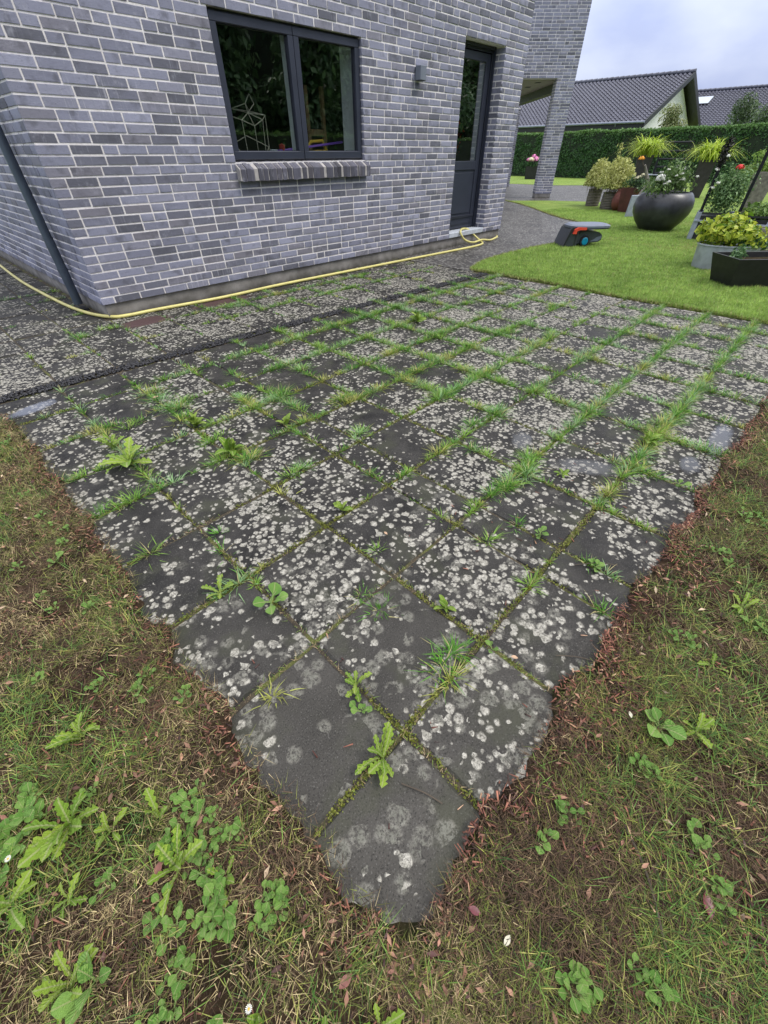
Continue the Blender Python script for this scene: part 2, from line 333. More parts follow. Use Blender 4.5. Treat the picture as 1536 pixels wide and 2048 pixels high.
class MB:
    def __init__(s): s.v = []; s.f = []
    def add(s, vs, fs):
        o = len(s.v); s.v += [tuple(v) for v in vs]; s.f += [tuple(i+o for i in f) for f in fs]; return s
    def box(s, a, b, T=None, cut=0.0):
        (x0, y0, z0), (x1, y1, z1) = a, b
        if cut <= 0:
            vs = [(x, y, z) for z in (z0, z1) for y in (y0, y1) for x in (x0, x1)]
            fs = [(0, 2, 3, 1), (4, 5, 7, 6), (0, 1, 5, 4), (2, 6, 7, 3), (0, 4, 6, 2), (1, 3, 7, 5)]
        else:   # eight chamfered corners via three inset shells
            c = cut; vs = []; fs = []
            X = (x0, x1); Y = (y0, y1); Z = (z0, z1); idx = {}
            for i in (0, 1):
                for j in (0, 1):
                    for k in (0, 1):
                        sx, sy, sz = (c, -c)[i], (c, -c)[j], (c, -c)[k]
                        for ax, d in enumerate(((0, sy, sz), (sx, 0, sz), (sx, sy, 0))):
                            idx[i, j, k, ax] = len(vs); vs.append((X[i]+d[0], Y[j]+d[1], Z[k]+d[2]))
            for i in (0, 1):
                q = [idx[i, 0, 0, 0], idx[i, 1, 0, 0], idx[i, 1, 1, 0], idx[i, 0, 1, 0]]; fs.append(tuple(q if i else q[::-1]))
                q = [idx[0, i, 0, 1], idx[0, i, 1, 1], idx[1, i, 1, 1], idx[1, i, 0, 1]]; fs.append(tuple(q if i else q[::-1]))
                q = [idx[0, 0, i, 2], idx[1, 0, i, 2], idx[1, 1, i, 2], idx[0, 1, i, 2]]; fs.append(tuple(q if i else q[::-1]))
            for i in (0, 1):
                for j in (0, 1):
                    fs.append((idx[i, j, 0, 0], idx[i, j, 0, 1], idx[i, j, 1, 1], idx[i, j, 1, 0]))
                    fs.append((idx[i, 0, j, 0], idx[i, 0, j, 2], idx[i, 1, j, 2], idx[i, 1, j, 0]))
                    fs.append((idx[0, i, j, 1], idx[0, i, j, 2], idx[1, i, j, 2], idx[1, i, j, 1]))
                    for k in (0, 1): fs.append((idx[i, j, k, 0], idx[i, j, k, 1], idx[i, j, k, 2]))
        if T is not None: vs = [tuple(T @ Vector(v)) for v in vs]
        return s.add(vs, fs)
    def tube(s, pts, r, n=10, cap=True):
        P = [Vector(p) for p in pts]; o = len(s.v); k = len(P); ref = None
        for i, p in enumerate(P):
            t = (P[min(i+1, k-1)]-P[max(i-1, 0)]).normalized()
            if ref is None: ref = t.orthogonal().normalized()
            ref = (ref-t*ref.dot(t)).normalized(); b = t.cross(ref); rr = r[i] if isinstance(r, (list, tuple)) else r
            for j in range(n):
                a = 2*math.pi*j/n; s.v.append(tuple(p+ref*(rr*math.cos(a))+b*(rr*math.sin(a))))
        for i in range(k-1):
            for j in range(n):
                j2 = (j+1) % n; s.f.append((o+i*n+j, o+i*n+j2, o+(i+1)*n+j2, o+(i+1)*n+j))
        if cap:
            c0 = len(s.v); s.v += s.v[o:o+n]+s.v[o+(k-1)*n:o+k*n]
            s.f.append(tuple(c0+j for j in range(n))[::-1]); s.f.append(tuple(c0+n+j for j in range(n)))
        return s
    def lathe(s, prof, n=40, sx=1, sy=1):
        o = len(s.v)
        for r, z in prof:
            for j in range(n): a = 2*math.pi*j/n; s.v.append((r*sx*math.cos(a), r*sy*math.sin(a), z))
        for i in range(len(prof)-1):
            for j in range(n):
                j2 = (j+1) % n; s.f.append((o+i*n+j, o+i*n+j2, o+(i+1)*n+j2, o+(i+1)*n+j))
        return s
    def frustum(s, c, a0, b0, a1, b1, z0, z1, open_top=False, wall=.02):
        cx, cy = c
        def ring(a, b, z): return [(cx-a, cy-b, z), (cx+a, cy-b, z), (cx+a, cy+b, z), (cx-a, cy+b, z)]
        vs = ring(a0, b0, z0)+ring(a1, b1, z1); fs = [(i, (i+1) % 4, 4+(i+1) % 4, 4+i) for i in range(4)]+[(3, 2, 1, 0)]
        if open_top:
            vs += ring(a1-wall, b1-wall, z1)+ring(a1-wall*1.2, b1-wall*1.2, z1-.06)
            fs += [(4+i, 4+(i+1) % 4, 8+(i+1) % 4, 8+i) for i in range(4)]+[(8+i, 8+(i+1) % 4, 12+(i+1) % 4, 12+i) for i in range(4)]+[(12, 13, 14, 15)]
        else: fs += [(4, 5, 6, 7)]
        return s.add(vs, fs)
    def mesh(s, name):
        me = bpy.data.meshes.new(name); me.from_pydata(s.v, [], s.f); me.update(); return me
    def build(s, name, mat, parent=None, loc=None, rot=None, smooth=False):
        return obj(name, s.mesh(name), mat, parent, loc, rot, smooth)

# value noise for scattering
_g = rng.random((64, 64))
def vnoise(x, y, sc_=1.0, seed=0):
    x = np.asarray(x)*sc_+seed*7.13; y = np.asarray(y)*sc_+seed*3.71
    xi = np.floor(x).astype(int); yi = np.floor(y).astype(int); fx = x-xi; fy = y-yi
    fx = fx*fx*(3-2*fx); fy = fy*fy*(3-2*fy); G = lambda a, b: _g[a % 64, b % 64]
    return (G(xi, yi)*(1-fx)+G(xi+1, yi)*fx)*(1-fy)+(G(xi, yi+1)*(1-fx)+G(xi+1, yi+1)*fx)*fy
def fnoise(x, y, s, seed=0): return .6*vnoise(x, y, s, seed)+.28*vnoise(x, y, s*2.3, seed+1)+.12*vnoise(x, y, s*5.1, seed+2)

def blades(name, P, h, wd, az, lean, bend, col, mat, parent=None, tip=None):
    n = len(P); d = np.stack([np.cos(az), np.sin(az), np.zeros(n)], 1); s = np.stack([-np.sin(az), np.cos(az), np.zeros(n)], 1); z = np.array([0, 0, 1.0])
    V = np.zeros((n, 5, 3), np.float32)
    for k, (t, ww) in enumerate(((0, 1), (0, -1), (.55, .8), (.55, -.8), (1, 0))):
        hor = h*(np.sin(lean)*t+bend*t*t); ver = h*np.maximum(np.cos(lean)*t-.35*bend*t*t, .05*t)
        V[:, k] = P+d*hor[:, None]+z*ver[:, None]+s*(ww*.5*wd)[:, None]
    o = (np.arange(n)*5)[:, None]
    F = np.concatenate([o+np.array([[0, 1, 3]]), o+np.array([[0, 3, 2]]), o+np.array([[2, 3, 4]])])
    C = np.repeat(col[:, None, :], 5, 1); 
    if tip is not None: C[:, 4] = tip
    return obj(name, npmesh(name, V.reshape(-1, 3), F, C.reshape(-1, 3), True), mat, parent)
def strands(name, P, h, wd, az, lean, col, mat, parent=None):
    n = len(P); d = np.stack([np.cos(az)*np.sin(lean), np.sin(az)*np.sin(lean), np.cos(lean)], 1); s = np.stack([-np.sin(az), np.cos(az), rng.normal(size=n)*.3], 1)*(wd*.5)[:, None]
    V = np.zeros((n, 3, 3), np.float32); V[:, 0] = P+s; V[:, 1] = P-s; V[:, 2] = P+d*h[:, None]
    return obj(name, npmesh(name, V.reshape(-1, 3), np.arange(n*3).reshape(-1, 3), np.repeat(col[:, None], 3, 1).reshape(-1, 3)), mat, parent)
def cards(name, P, Nn, size, col, mat, parent=None, aspect=.55, tilt=.6):
    """leaf-shaped rhombi, facing roughly along Nn, folded along the midrib"""
    n = len(P); Nn = Nn/np.maximum(np.linalg.norm(Nn, axis=1, keepdims=True), 1e-6)
    rd = rng.normal(size=(n, 3)); Nn = Nn+rd*tilt; Nn /= np.linalg.norm(Nn, axis=1, keepdims=True)
    a = np.cross(Nn, rng.normal(size=(n, 3))); a /= np.maximum(np.linalg.norm(a, axis=1, keepdims=True), 1e-6); b = np.cross(Nn, a)
    L = (size*.5)[:, None]; W = L*aspect; V = np.zeros((n, 4, 3), np.float32)
    V[:, 0] = P-a*L; V[:, 1] = P+b*W+Nn*L*.25; V[:, 2] = P+a*L; V[:, 3] = P-b*W+Nn*L*.25
    o = (np.arange(n)*4)[:, None]; F = np.concatenate([o+np.array([[0, 1, 2]]), o+np.array([[0, 2, 3]])])
    return obj(name, npmesh(name, V.reshape(-1, 3), F, np.repeat(col[:, None, :], 4, 1).reshape(-1, 3)), mat, parent)
def rcol(n, a, b, jit=.15):
    t = rng.random((n, 1)); c = np.array(a)*(1-t)+np.array(b)*t
    return np.clip(c*(1+jit*rng.normal(size=(n, 1))), .002, .9)
def instants(P): return np.asarray(P, np.float32)

# ================================================================== THE SETTING
XL = [-1.17, -.796, -.413, -.025, .148, .515, .93, 1.355, 1.775, 2.19, 2.60, 3.00, 3.40, 3.78, 4.13]
YL = [-4.88, -4.522, -4.13, -3.735, -3.345, -2.96, -2.585, -2.17, -1.755]
def gl_lo(x): return -1.345-.050*(x+1.1)
def gl_hi(x): return gl_lo(x)+.135

# far ground: one sheet to the horizon
me = npmesh('ground', [(-300, -300, -.06), (300, -300, -.06), (300, 300, -.06), (-300, 300, -.06)], [(0, 1, 2, 3)])
tag(obj('ground', me, 'lawn'), kind='structure')

def poly_sheet(name, pts, z, mat, thick=.05):
    n = len(pts); V = [(x, y, z) for x, y in pts]+[(x, y, z-thick) for x, y in pts]
    m = bpy.data.meshes.new(name); m.from_pydata(V, [], [tuple(range(n))]+[(i, n+i, n+(i+1) % n, (i+1) % n) for i in range(n)]); m.update()
    return tag(obj(name, m, mat), kind='structure')
# back lawn, two pieces (garden side and the strip beyond the path)
LAWN_A = [(4.17, -12), (4.16, -4.6), (4.15, -3.2), (4.22, -2.3), (4.21, -1.27), (4.75, -1.10), (5.35, -1.05), (6.25, -1.07), (6.9, -1.15), (8.4, -1.08), (10.05, -.92),
          (9.95, -.32), (10.4, .35), (10.97, .97), (12.35, 2.3), (13.1, 3.1), (13.75, 3.95), (14.7, 2.85), (15.12, 1.8), (15.4, 1.2), (24.5, 1.2), (24.5, -12)]
LAWN_B = [(24.5, 1.2), (24.0, 4.5), (23.5, 5.5), (22.65, 6.6), (22.5, 8.85), (21, 12), (20, 22), (33.5, 26), (31.5, 14.7), (29.0, -.9), (28.2, -12), (24.5, -12)]
poly_sheet('lawn', LAWN_A, .012, 'lawn'); poly_sheet('lawn', LAWN_B, .012, 'lawn')
# paving of the far path and the covered terrace: one weathered sheet under the lawns' level
poly_sheet('path', [(4.13, -1.35), (4.13, .0), (7.0, .0), (7.2, 12), (30, 26), (30, 1), (12, -1.1), (10.3, -1.3), (4.2, -1.35)], .004, 'farpave', .04)

# soil under the near lawn, with a ragged raised lip that laps over the slab edges
def soil_sheet(name, n1, n2, f):
    V = []; F = []
    for i in range(n1+1):
        for j in range(n2+1): V.append(f(i/n1, j/n2))
    for i in range(n1):
        for j in range(n2): a = i*(n2+1)+j; F.append((a, a+1, a+n2+2, a+n2+1))
    return tag(obj(name, npmesh(name, V, F, None, True), 'soil'), kind='structure')
def nearest(v, L): return min(abs(v-q) for q in L)
def edge_left(y):
    b = math.exp(-(nearest(y, YL[1:])/.07)**2)
    return -1.128+.030*b+.05*(float(fnoise(y, 3.3, 9))-.5)+.05*(float(fnoise(y, 6.1, 23))-.5)+(.05*math.exp(-((y+4.85)/.12)**2))
def edge_right(x):
    b = math.exp(-(nearest(x, XL[1:])/.08)**2)
    return -4.798-.028*(x+.9)+.030*b+.03*(float(fnoise(x, 8.1, 9))-.5)+.05*(float(fnoise(x, 2.1, 23))-.5)
def fl(u, v):
    y = -8.0+u*6.4; e = edge_left(y)+max(0, .05-(y+4.79))*.9 if y > -4.84 else -1.02
    x = e-(v**1.6)*4.0; z = .014+.014*float(fnoise(x, y, 6))-.002
    if v == 0: z = .006
    if y > -1.75: z -= .02*(y+1.75)/.15
    return (x, y, z)
soil_sheet('soil', 640, 40, fl)
def fr(u, v):
    x = -1.10+u*9.0; e = edge_right(x) if x < 4.1 else -4.9+0*x
    y = e-(v**1.6)*4.0; z = .0145+.014*float(fnoise(x, y, 6))-.002
    if v == 0: z = .006
    return (x, y, z)
soil_sheet('soil', 760, 40, fr)

# ------------------------------------------------------------------ patio slabs, each one an object
joint = npmesh('patio', [(-6, -4.95, -.004), (4.2, -4.95, -.004), (4.2, 9, -.004), (-6, 9, -.004)], [(0, 1, 2, 3)])
patio = tag(obj('patio', joint, 'joint'), 'lichen spotted square concrete slab patio with grassy joints', None, kind='structure')
def slab_mesh(seed, cut=None):
    rs = random.Random(seed); c = .018; b = []
    def ring(ins, z, j):
        n = 6; pts = []
        cs = [(-.5+ins, -.5+ins), (.5-ins, -.5+ins), (.5-ins, .5-ins), (-.5+ins, .5-ins)]
        for k in range(4):
            x0, y0 = cs[k]; x1, y1 = cs[(k+1) % 4]
            for q in range(n):
                t = q/n; pts.append((x0+(x1-x0)*t+rs.uniform(-j, j), y0+(y1-y0)*t+rs.uniform(-j, j), z+rs.uniform(-.0008, .0008)))
        return pts
    r0_, r1_, r2_ = ring(0, -.05, 0), ring(.0, -.009, .006), ring(.022, 0, .005)
    V = r0_+r1_+r2_; n = 24; F = []
    for k in range(n):
        k2 = (k+1) % n; F += [(k, k2, n+k2, n+k), (n+k, n+k2, 2*n+k2, 2*n+k)]
    m = bpy.data.meshes.new('slab'); m.from_pydata(V, [], F+[tuple(range(2*n, 3*n))]); m.update(); m.materials.append(M['slab']); return m
SM = [slab_mesh(i) for i in range(6)]
def put_slab(x0, x1, y0, y1, dens, big, tint, gap=.0048, z=.004, jit=1.0):
    o = bpy.data.objects.new('slab', random.choice(SM)); link(o, patio)
    o.location = ((x0+x1)/2+random.uniform(-.003, .003)*jit, (y0+y1)/2+random.uniform(-.003, .003)*jit, z+random.uniform(-.004, .003)*jit)
    fl_ = random.choice((1, -1))
    o.scale = (abs(x1-x0)-2*gap, (abs(y1-y0)-2*gap), 1)
    o.rotation_euler = (random.uniform(-.006, .006)*jit, random.uniform(-.006, .006)*jit, random.uniform(-.012, .012)*jit)
    o.color = (dens, big, tint, 1); return o
bare = {(4, 5), (5, 5), (4, 6), (5, 6), (6, 4), (3, 7), (6, 7), (2, 6), (1, 7)}
for i in range(len(XL)-1):
    for j in range(len(YL)-1):
        cx = (XL[i]+XL[i+1])/2; cy = (YL[j]+YL[j+1])/2
        far = min(1, max(0, (cx+.2)/3.2)); near = max(0, 1-((cx+1.0)**2+(cy+4.7)**2)**.5/1.15)
        d = .47+.20*far-.32*near+random.uniform(-.2, .2); b = min(1, .15+near*1.0+random.uniform(0, .15)); t = min(1, near*1.0+random.uniform(0, .15))
        if (i, j) in bare: d = random.uniform(.12, .30)
        elif random.random() < .10 and cx < 2.2: d -= .2
        put_slab(XL[i], XL[i+1], YL[j], YL[j+1], d, b, t)
# border row along the gravel strip
for i in range(len(XL)-1):
    x0, x1 = XL[i], XL[i+1]; xm = (x0+x1)/2
    put_slab(x0, x1, -1.755, gl_lo(xm)-.005, random.uniform(.05, .35) if xm < 2.5 else .4, .1, .05)
# strip between gravel and house, and the path down the side of the house
xs = [-6+.4*k for k in range(12)]+[-1.17, -.78, -.39, 0.0]+[.41*k for k in range(1, 18)]
xs = [x for x in xs if not (-1.5 < x < -1.2)]
for i in range(len(xs)-1):
    x0, x1 = xs[i], xs[i+1]; xm = (x0+x1)/2
    if x1 > 4.15 and x0 < 4.13: x1 = 4.13
    if xm > 4.13 or xm < -2.6: continue
    y0 = gl_hi(xm)+.005
    if xm < -1.17: y0 = -1.75
    rows = [y0, -.80, -.40, -.015] if xm > -1.17 else [y0, -1.2, -.8, -.4, -.015]
    for j in range(len(rows)-1):
        put_slab(x0, x1, rows[j], rows[j+1], random.uniform(.52, .76)-(.25 if rows[j] > -.45 else 0), .1, .1)
    if x1 <= .01 and x0 > -2.1:
        for k in range(12):
            put_slab(x0, x1-(.0 if x1 < -.01 else .02), .01+.4*k, .01+.4*(k+1), random.uniform(.15, .5), .1, .2)

# gravel strip: broken black stones lying in a shallow slot
def stones(name, P, size, mat, label):
    n = len(P); base = np.array([(1, 0, 0), (-1, 0, 0), (0, 1, 0), (0, -1, 0), (0, 0, 1), (0, 0, -1)], float)
    tri = np.array([(0, 2, 4), (2, 1, 4), (1, 3, 4), (3, 0, 4), (2, 0, 5), (1, 2, 5), (3, 1, 5), (0, 3, 5)])
    V = base[None]*(size[:, None, None]*rng.uniform(.55, 1.25, (n, 6, 1)))
    a = rng.uniform(0, 6.28, n); ca, sa = np.cos(a), np.sin(a); x = V[..., 0]*ca[:, None]-V[..., 1]*sa[:, None]; y = V[..., 0]*sa[:, None]+V[..., 1]*ca[:, None]
    V = np.stack([x, y, V[..., 2]*.7], -1)+rng.normal(size=(n, 6, 3))*size[:, None, None]*.18+P[:, None]
    F = (np.arange(n)*6)[:, None, None]+tri[None]
    return tag(obj(name, npmesh(name, V.reshape(-1, 3), F.reshape(-1, 3)), mat), label, 'gravel', kind='stuff')
n = 9000; gx = rng.uniform(-6, 4.15, n); gt = rng.uniform(0, 1, n)
gp = np.stack([gx, gl_lo(gx)+.01+gt*.115, -.001+.010*rng.random(n)], 1)
gp = gp[(gx > -1.6) | (rng.random(n) < .5)]
stones('gravel', gp, rng.uniform(.007, .015, len(gp)), 'gravel', 'narrow strip of black gravel between patio slabs and house slabs')

# rain puddles lying on the slabs
def puddle(c, rx, ry, label, seed, rot=0):
    rs = random.Random(seed); V = [(0, 0, 0)]; n = 40; ph = [rs.uniform(0, 6) for _ in range(4)]
    for k in range(n):
        a = 2*math.pi*k/n; r = 1+.16*math.sin(2*a+ph[0])+.12*math.sin(3*a+ph[1])+.07*math.sin(5*a+ph[2])+.05*math.sin(9*a+ph[3])
        V.append((1.25*r*math.cos(a), 1.25*r*math.sin(a), 0))
    m = bpy.data.meshes.new('puddle'); m.from_pydata(V, [], [(0, k+1, (k+1) % n+1) for k in range(n)]); m.update()
    o = obj('puddle', m, 'water', None, (c[0], c[1], .0115), (0, 0, rot)); o.scale = (rx, ry, 1); return tag(o, label, 'puddle')
puddle((.76, -4.36), .17, .075, 'shallow rain puddle on a slab inside the patio between grassy joints', 1, -1.0)
puddle((1.52, -4.78), .24, .055, 'long rain puddle on edge slab beside the bark chips', 2, .05)
puddle((1.14, -4.73), .10, .05, 'small rain puddle on edge slab next to the long puddle', 5, .1)
puddle((.76, -4.0), .10, .06, 'small faint rain puddle among pale lichen spots in the middle of the patio', 3, .4)
puddle((-1.0, -1.60), .15, .07, 'rain puddle on the dark border slab near the gravel strip end', 4, .2)

# ================================================================== THE HOUSE
house = tag(empty('brick_house', (0, 0, 0)), 'grey brick house with dark framed window, door and concrete plinth', 'house')
BH, BL, JT = .0525, .228, .0145; CO = .0667; Z0 = .13
def brick_mesh(seed):
    rs = random.Random(seed); V = []; c = .028
    for (ins, y) in ((0, .5), (0, .012), (1, 0)):
        for sx, sz in ((-1, -1), (1, -1), (1, 1), (-1, 1)):
            cx = .5-(.014 if ins else 0); cz = .5-(.055 if ins else 0)
            V.append((sx*cx+rs.uniform(-.006, .006), y+(rs.uniform(-.0, .012) if ins else 0), sz*cz+rs.uniform(-.03, .03)))
    F = []
    for k in range(4):
        k2 = (k+1) % 4; F += [(k, k2, 4+k2, 4+k), (4+k, 4+k2, 8+k2, 8+k)]
    F.append((8, 9, 10, 11)); 
    m = bpy.data.meshes.new('brick'); m.from_pydata(V, [], F); m.update(); m.materials.append(M['brick']); return m
BM = [brick_mesh(i) for i in range(8)]
def courses(length, z0, ztop, holes, seed, start=0.0):
    """brick rectangles (x0,x1,zlo,zhi) in a wall's own plane"""
    rs = random.Random(seed); out = []; k = 0; z = z0
    while z+BH < ztop:
        zm = z+BH/2; iv = [(start, length)]
        for (a, b, lo, hi) in holes:
            if lo < zm < hi:
                nv = []
                for (p, q) in iv:
                    if b <= p or a >= q: nv.append((p, q))
                    else:
                        if a > p: nv.append((p, a))
                        if b < q: nv.append((b, q))
                iv = nv
        for (p, q) in iv:
            x = p; first = True
            while x < q-.03:
                if first: L = (.228, .108, .168, .228)[(k+rs.randint(0, 1)) % 4] if k % 2 else (.108, .228, .108, .168)[(k//2+rs.randint(0, 1)) % 4]
                else: L = .108 if rs.random() < .10 else .228
                first = False; x1 = min(x+L, q)
                if q-x1 < .07: x1 = q
                out.append((x, x1, z, z+BH)); x = x1+JT
        z += CO; k += 1
    return out
def brick_to(rect, T, prot=.0):
    x0, x1, a, b = rect; w_, h_ = x1-x0, b-a
    return T @ Matrix.Translation(((x0+x1)/2, -prot, (a+b)/2)) @ Matrix.Diagonal((w_, .06, h_, 1))
def on_screen_area(T, rect):
    x0, x1, a, b = rect; q = [project(T @ Vector(p)) for p in ((x0, 0, a), (x1, 0, a), (x1, 0, b), (x0, 0, b))]
    if min(p[2] for p in q) < .1: return 0
    cx = sum(p[0] for p in q)/4; cy = sum(p[1] for p in q)/4
    if not (-20 < cx < 1556 and -12 < cy < 2060): return 0
    return abs(sum(q[i][0]*q[(i+1) % 4][1]-q[(i+1) % 4][0]*q[i][1] for i in range(4)))/2
def join_bricks(name, items, parent):
    V = []; F = []
    base = [(np.array([v.co[:] for v in m.vertices]), [tuple(p.vertices) for p in m.polygons]) for m in BM]
    for T, k in items:
        bv, bf = base[k]; A = np.array(T); v = bv @ A[:3, :3].T+A[:3, 3]; o = len(V)*12
        V.append(v); F += [tuple(i+o for i in f) for f in bf]
    V = np.concatenate(V); me = npmesh(name, V, F); return tag(obj(name, me, 'brick', parent), kind='stuff')
WIN = (1.685, 3.49, 1.1305, 2.131); DOOR = (5.38, 6.37, .10, 2.331)
WL, WT = 6.97, 3.64
TA = Matrix.Identity(4)                                            # facade plane y=0, looking toward -y
TS = Matrix(((0, 1, 0, 0), (-1, 0, 0, 0), (0, 0, 1, 0), (0, 0, 0, 1)))   # side wall plane x=0: local +x runs along -y
TS = Matrix.Translation((0, 9.0, 0)) @ TS
rec_a = courses(WL, Z0, WT, [WIN, DOOR], 3); rec_s = courses(8.969, Z0, WT, [], 5)
# mortar bodies
def wall_body(x0, x1, z0, z1, holes, y0, y1):
    mb = MB(); xs_ = sorted({x0, x1, *[h[0] for h in holes], *[h[1] for h in holes]}); 
    for a, b in zip(xs_[:-1], xs_[1:]):
        cuts = sorted((h[2], h[3]) for h in holes if h[0] <= a and h[1] >= b); lo = z0
        for p, q in cuts:
            if p > lo: mb.box((a, y0, lo), (b, y1, p))
            lo = q
        if lo < z1: mb.box((a, y0, lo), (b, y1, z1))
    return mb
MY = .0035
w1 = wall_body(.007, WL-.007, Z0, WT, [WIN, (DOOR[0], DOOR[1], Z0, DOOR[3])], MY, .33).build('wall', 'mortar', house)
mb = MB(); mb.box((MY, .331, Z0), (.33, 9.0, WT)); w2 = mb.build('wall', 'mortar', house)
mb = MB(); mb.box((WL-.33, .331, Z0), (WL-MY, 9.0, WT)); w3 = mb.build('wall', 'mortar', house)
allb = [(on_screen_area(TA, r), 0, r) for r in rec_a]+[(on_screen_area(TS, r), 1, r) for r in rec_s]
allb.sort(key=lambda t: -t[0])
rest = {0: [], 1: []}
for i, (ar, wi, r) in enumerate(allb):
    T = brick_to(r, (TA, TS)[wi], random.uniform(-.001, .0035)); k = random.randrange(8)
    if i < 300:
        o = bpy.data.objects.new('brick', BM[k]); link(o, (w1, w2)[wi]); o.matrix_local = T
    else: rest[wi].append((T, k))
join_bricks('brick_courses', rest[0], w1); join_bricks('brick_courses', rest[1], w2)
# right end return and the reveals of window and door
TE = Matrix.Translation((WL, 0, 0)) @ Matrix(((0, -1, 0, 0), (1, 0, 0, 0), (0, 0, 1, 0), (0, 0, 0, 1)))
join_bricks('brick_courses', [(brick_to(r, TE), random.randrange(8)) for r in courses(4.0, Z0, WT, [], 8, start=.031)], w3)
TD = Matrix.Translation((DOOR[1], .185, 0)) @ Matrix(((0, 1, 0, 0), (-1, 0, 0, 0), (0, 0, 1, 0), (0, 0, 0, 1)))
TWr = Matrix.Translation((WIN[1], .05, 0)) @ Matrix(((0, 1, 0, 0), (-1, 0, 0, 0), (0, 0, 1, 0), (0, 0, 0, 1)))
rv = []
z = Z0; k = 0
while z+BH < DOOR[3]:
    for (p, q) in (((0, .075), (.087, .185)) if k % 2 else ((0, .185),)):
        rv.append((brick_to((p, q, z, z+BH), TD, .002), random.randrange(8)))
    if z > WIN[2]-.01 and z+BH < WIN[3]+.01: rv.append((brick_to((0, .048, z, z+BH), TWr, .002), random.randrange(8)))
    z += CO; k += 1
join_bricks('reveal_bricks', rv, w1)
# plinth
mb = MB(); mb.box((.018, .02, -.05), (WL-.018, .32, Z0+.004)); mb.box((.018, .3201, -.05), (.32, 9, Z0+.004)); mb.box((WL-.32, .3201, -.05), (WL-.018, 9, Z0+.004))
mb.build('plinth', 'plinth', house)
# roof slab closing the storey
mb = MB(); mb.box((.01, .01, WT+.002), (WL-.01, 9.0, WT+.25)); mb.build('floor_slab', 'plinth', house)

# --- window
def ring(x0, x1, z0, z1, wd, y0, y1, cut=.004, wb=None):
    m = MB(); wb = wb or wd
    m.box((x0, y0, z0), (x1, y1, z0+wb), cut=cut); m.box((x0, y0, z1-wd), (x1, y1, z1), cut=cut)
    m.box((x0, y0+.001, z0+wb), (x0+wd, y1-.001, z1-wd), cut=0); m.box((x1-wd, y0+.001, z0+wb), (x1, y1-.001, z1-wd), cut=0); return m
x0, x1, z0, z1 = WIN[0]+.006, WIN[1]-.004, WIN[2]+.008, WIN[3]-.006
win = empty('window'); win.parent = house
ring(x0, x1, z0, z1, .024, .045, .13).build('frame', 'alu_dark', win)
xm = (x0+x1)/2+.0
for (a, b) in ((x0+.012, xm-.0035), (xm+.0035, x1-.012)):
    ring(a, b, z0+.010, z1-.012, .062, .030, .095, .005, .066).build('sash', 'alu', win)
    mb = MB(); mb.box((a+.0625, .066, z0+.0765), (b-.0625, .072, z1-.0745)); mb.build('pane', 'glass', win)
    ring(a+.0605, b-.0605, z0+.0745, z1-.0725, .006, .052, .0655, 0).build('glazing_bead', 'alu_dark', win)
mb = MB(); mb.box((xm-.035, .096, z0), (xm+.035, .20, z1)); mb.build('mullion', 'white', win)
mb = MB(); mb.box((WIN[1]-.010, .131, z0), (WIN[1]+.02, .36, z1)); mb.box((WIN[0]-.02, .131, z0), (WIN[0]+.010, .36, z1)); mb.box((WIN[0]+.0101, .131, z1-.015), (WIN[1]-.0101, .36, z1+.05)); mb.build('inner_reveal', 'white', win)
mb = MB(); mb.box((WIN[0]+.0102, .131, WIN[2]-.03), (WIN[1]-.0102, .62, WIN[2]+.02)); mb.build('window_board', 'white', win)
# rowlock sill, brick by brick
sill = MB().add([(x, y, z) for x in (1.675, 3.486) for y, z in ((-.066, .985), (-.004, .99), (.028, 1.128), (-.004, 1.112), (-.064, 1.078))], [(0, 1, 2, 3, 4), (9, 8, 7, 6, 5), (0, 4, 9, 5), (4, 3, 8, 9), (3, 2, 7, 8), (0, 5, 6, 1)]).build('window_sill', 'sillmortar', house)
smm = []
for s_ in range(3):
    rs = random.Random(s_); m = MB(); j = lambda: rs.uniform(-.0025, .0025)
    m.add([(-.027+j(), -.072+j(), .982+j()), (.027+j(), -.072+j(), .982+j()), (.027, .02, .99), (-.027, .02, .99),
           (-.0255, -.070+j(), 1.082+j()), (.0255, -.070+j(), 1.082+j()), (.026, .03, 1.135), (-.026, .03, 1.135), (-.027, -.073+j(), 1.075), (.027, -.073+j(), 1.075)],
          [(0, 1, 9, 8), (8, 9, 5, 4), (4, 5, 6, 7), (0, 8, 4, 7, 3), (1, 2, 6, 5, 9), (3, 2, 1, 0), (2, 3, 7, 6)])
    me = m.mesh('brick'); me.materials.append(M['sillbrick']); smm.append(me)
for k in range(28):
    o = bpy.data.objects.new('brick', smm[k % 3]); link(o, sill); o.location = (1.70+k*.0655, random.uniform(-.003, .003), random.uniform(-.003, .003)); o.rotation_euler = (0, random.uniform(-.02, .02), 0)

# --- door
door = empty('door'); door.parent = house
dx0, dx1, dz0, dz1 = DOOR[0]+.003, DOOR[1]-.003, .205, DOOR[3]-.003
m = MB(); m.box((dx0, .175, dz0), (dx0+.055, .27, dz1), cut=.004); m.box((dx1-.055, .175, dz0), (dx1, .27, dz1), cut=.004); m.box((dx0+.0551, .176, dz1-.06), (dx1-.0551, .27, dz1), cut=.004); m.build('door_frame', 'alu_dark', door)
m = MB(); m.box((dx0+.01, .150, dz0), (dx0+.03, .1745, dz1)); m.box((dx1-.03, .150, dz0), (dx1-.01, .1745, dz1)); m.box((dx0+.0301, .150, dz1-.03), (dx1-.0301, .1745, dz1-.005)); m.build('architrave', 'alu', door)
lx0, lx1, lz0, lz1 = dx0+.062, dx1-.062, .215, dz1-.068
leaf = MB()
leaf.box((lx0, .190, lz0), (lx0+.10, .245, lz1), cut=.004); leaf.box((lx1-.10, .190, lz0), (lx1, .245, lz1), cut=.004)
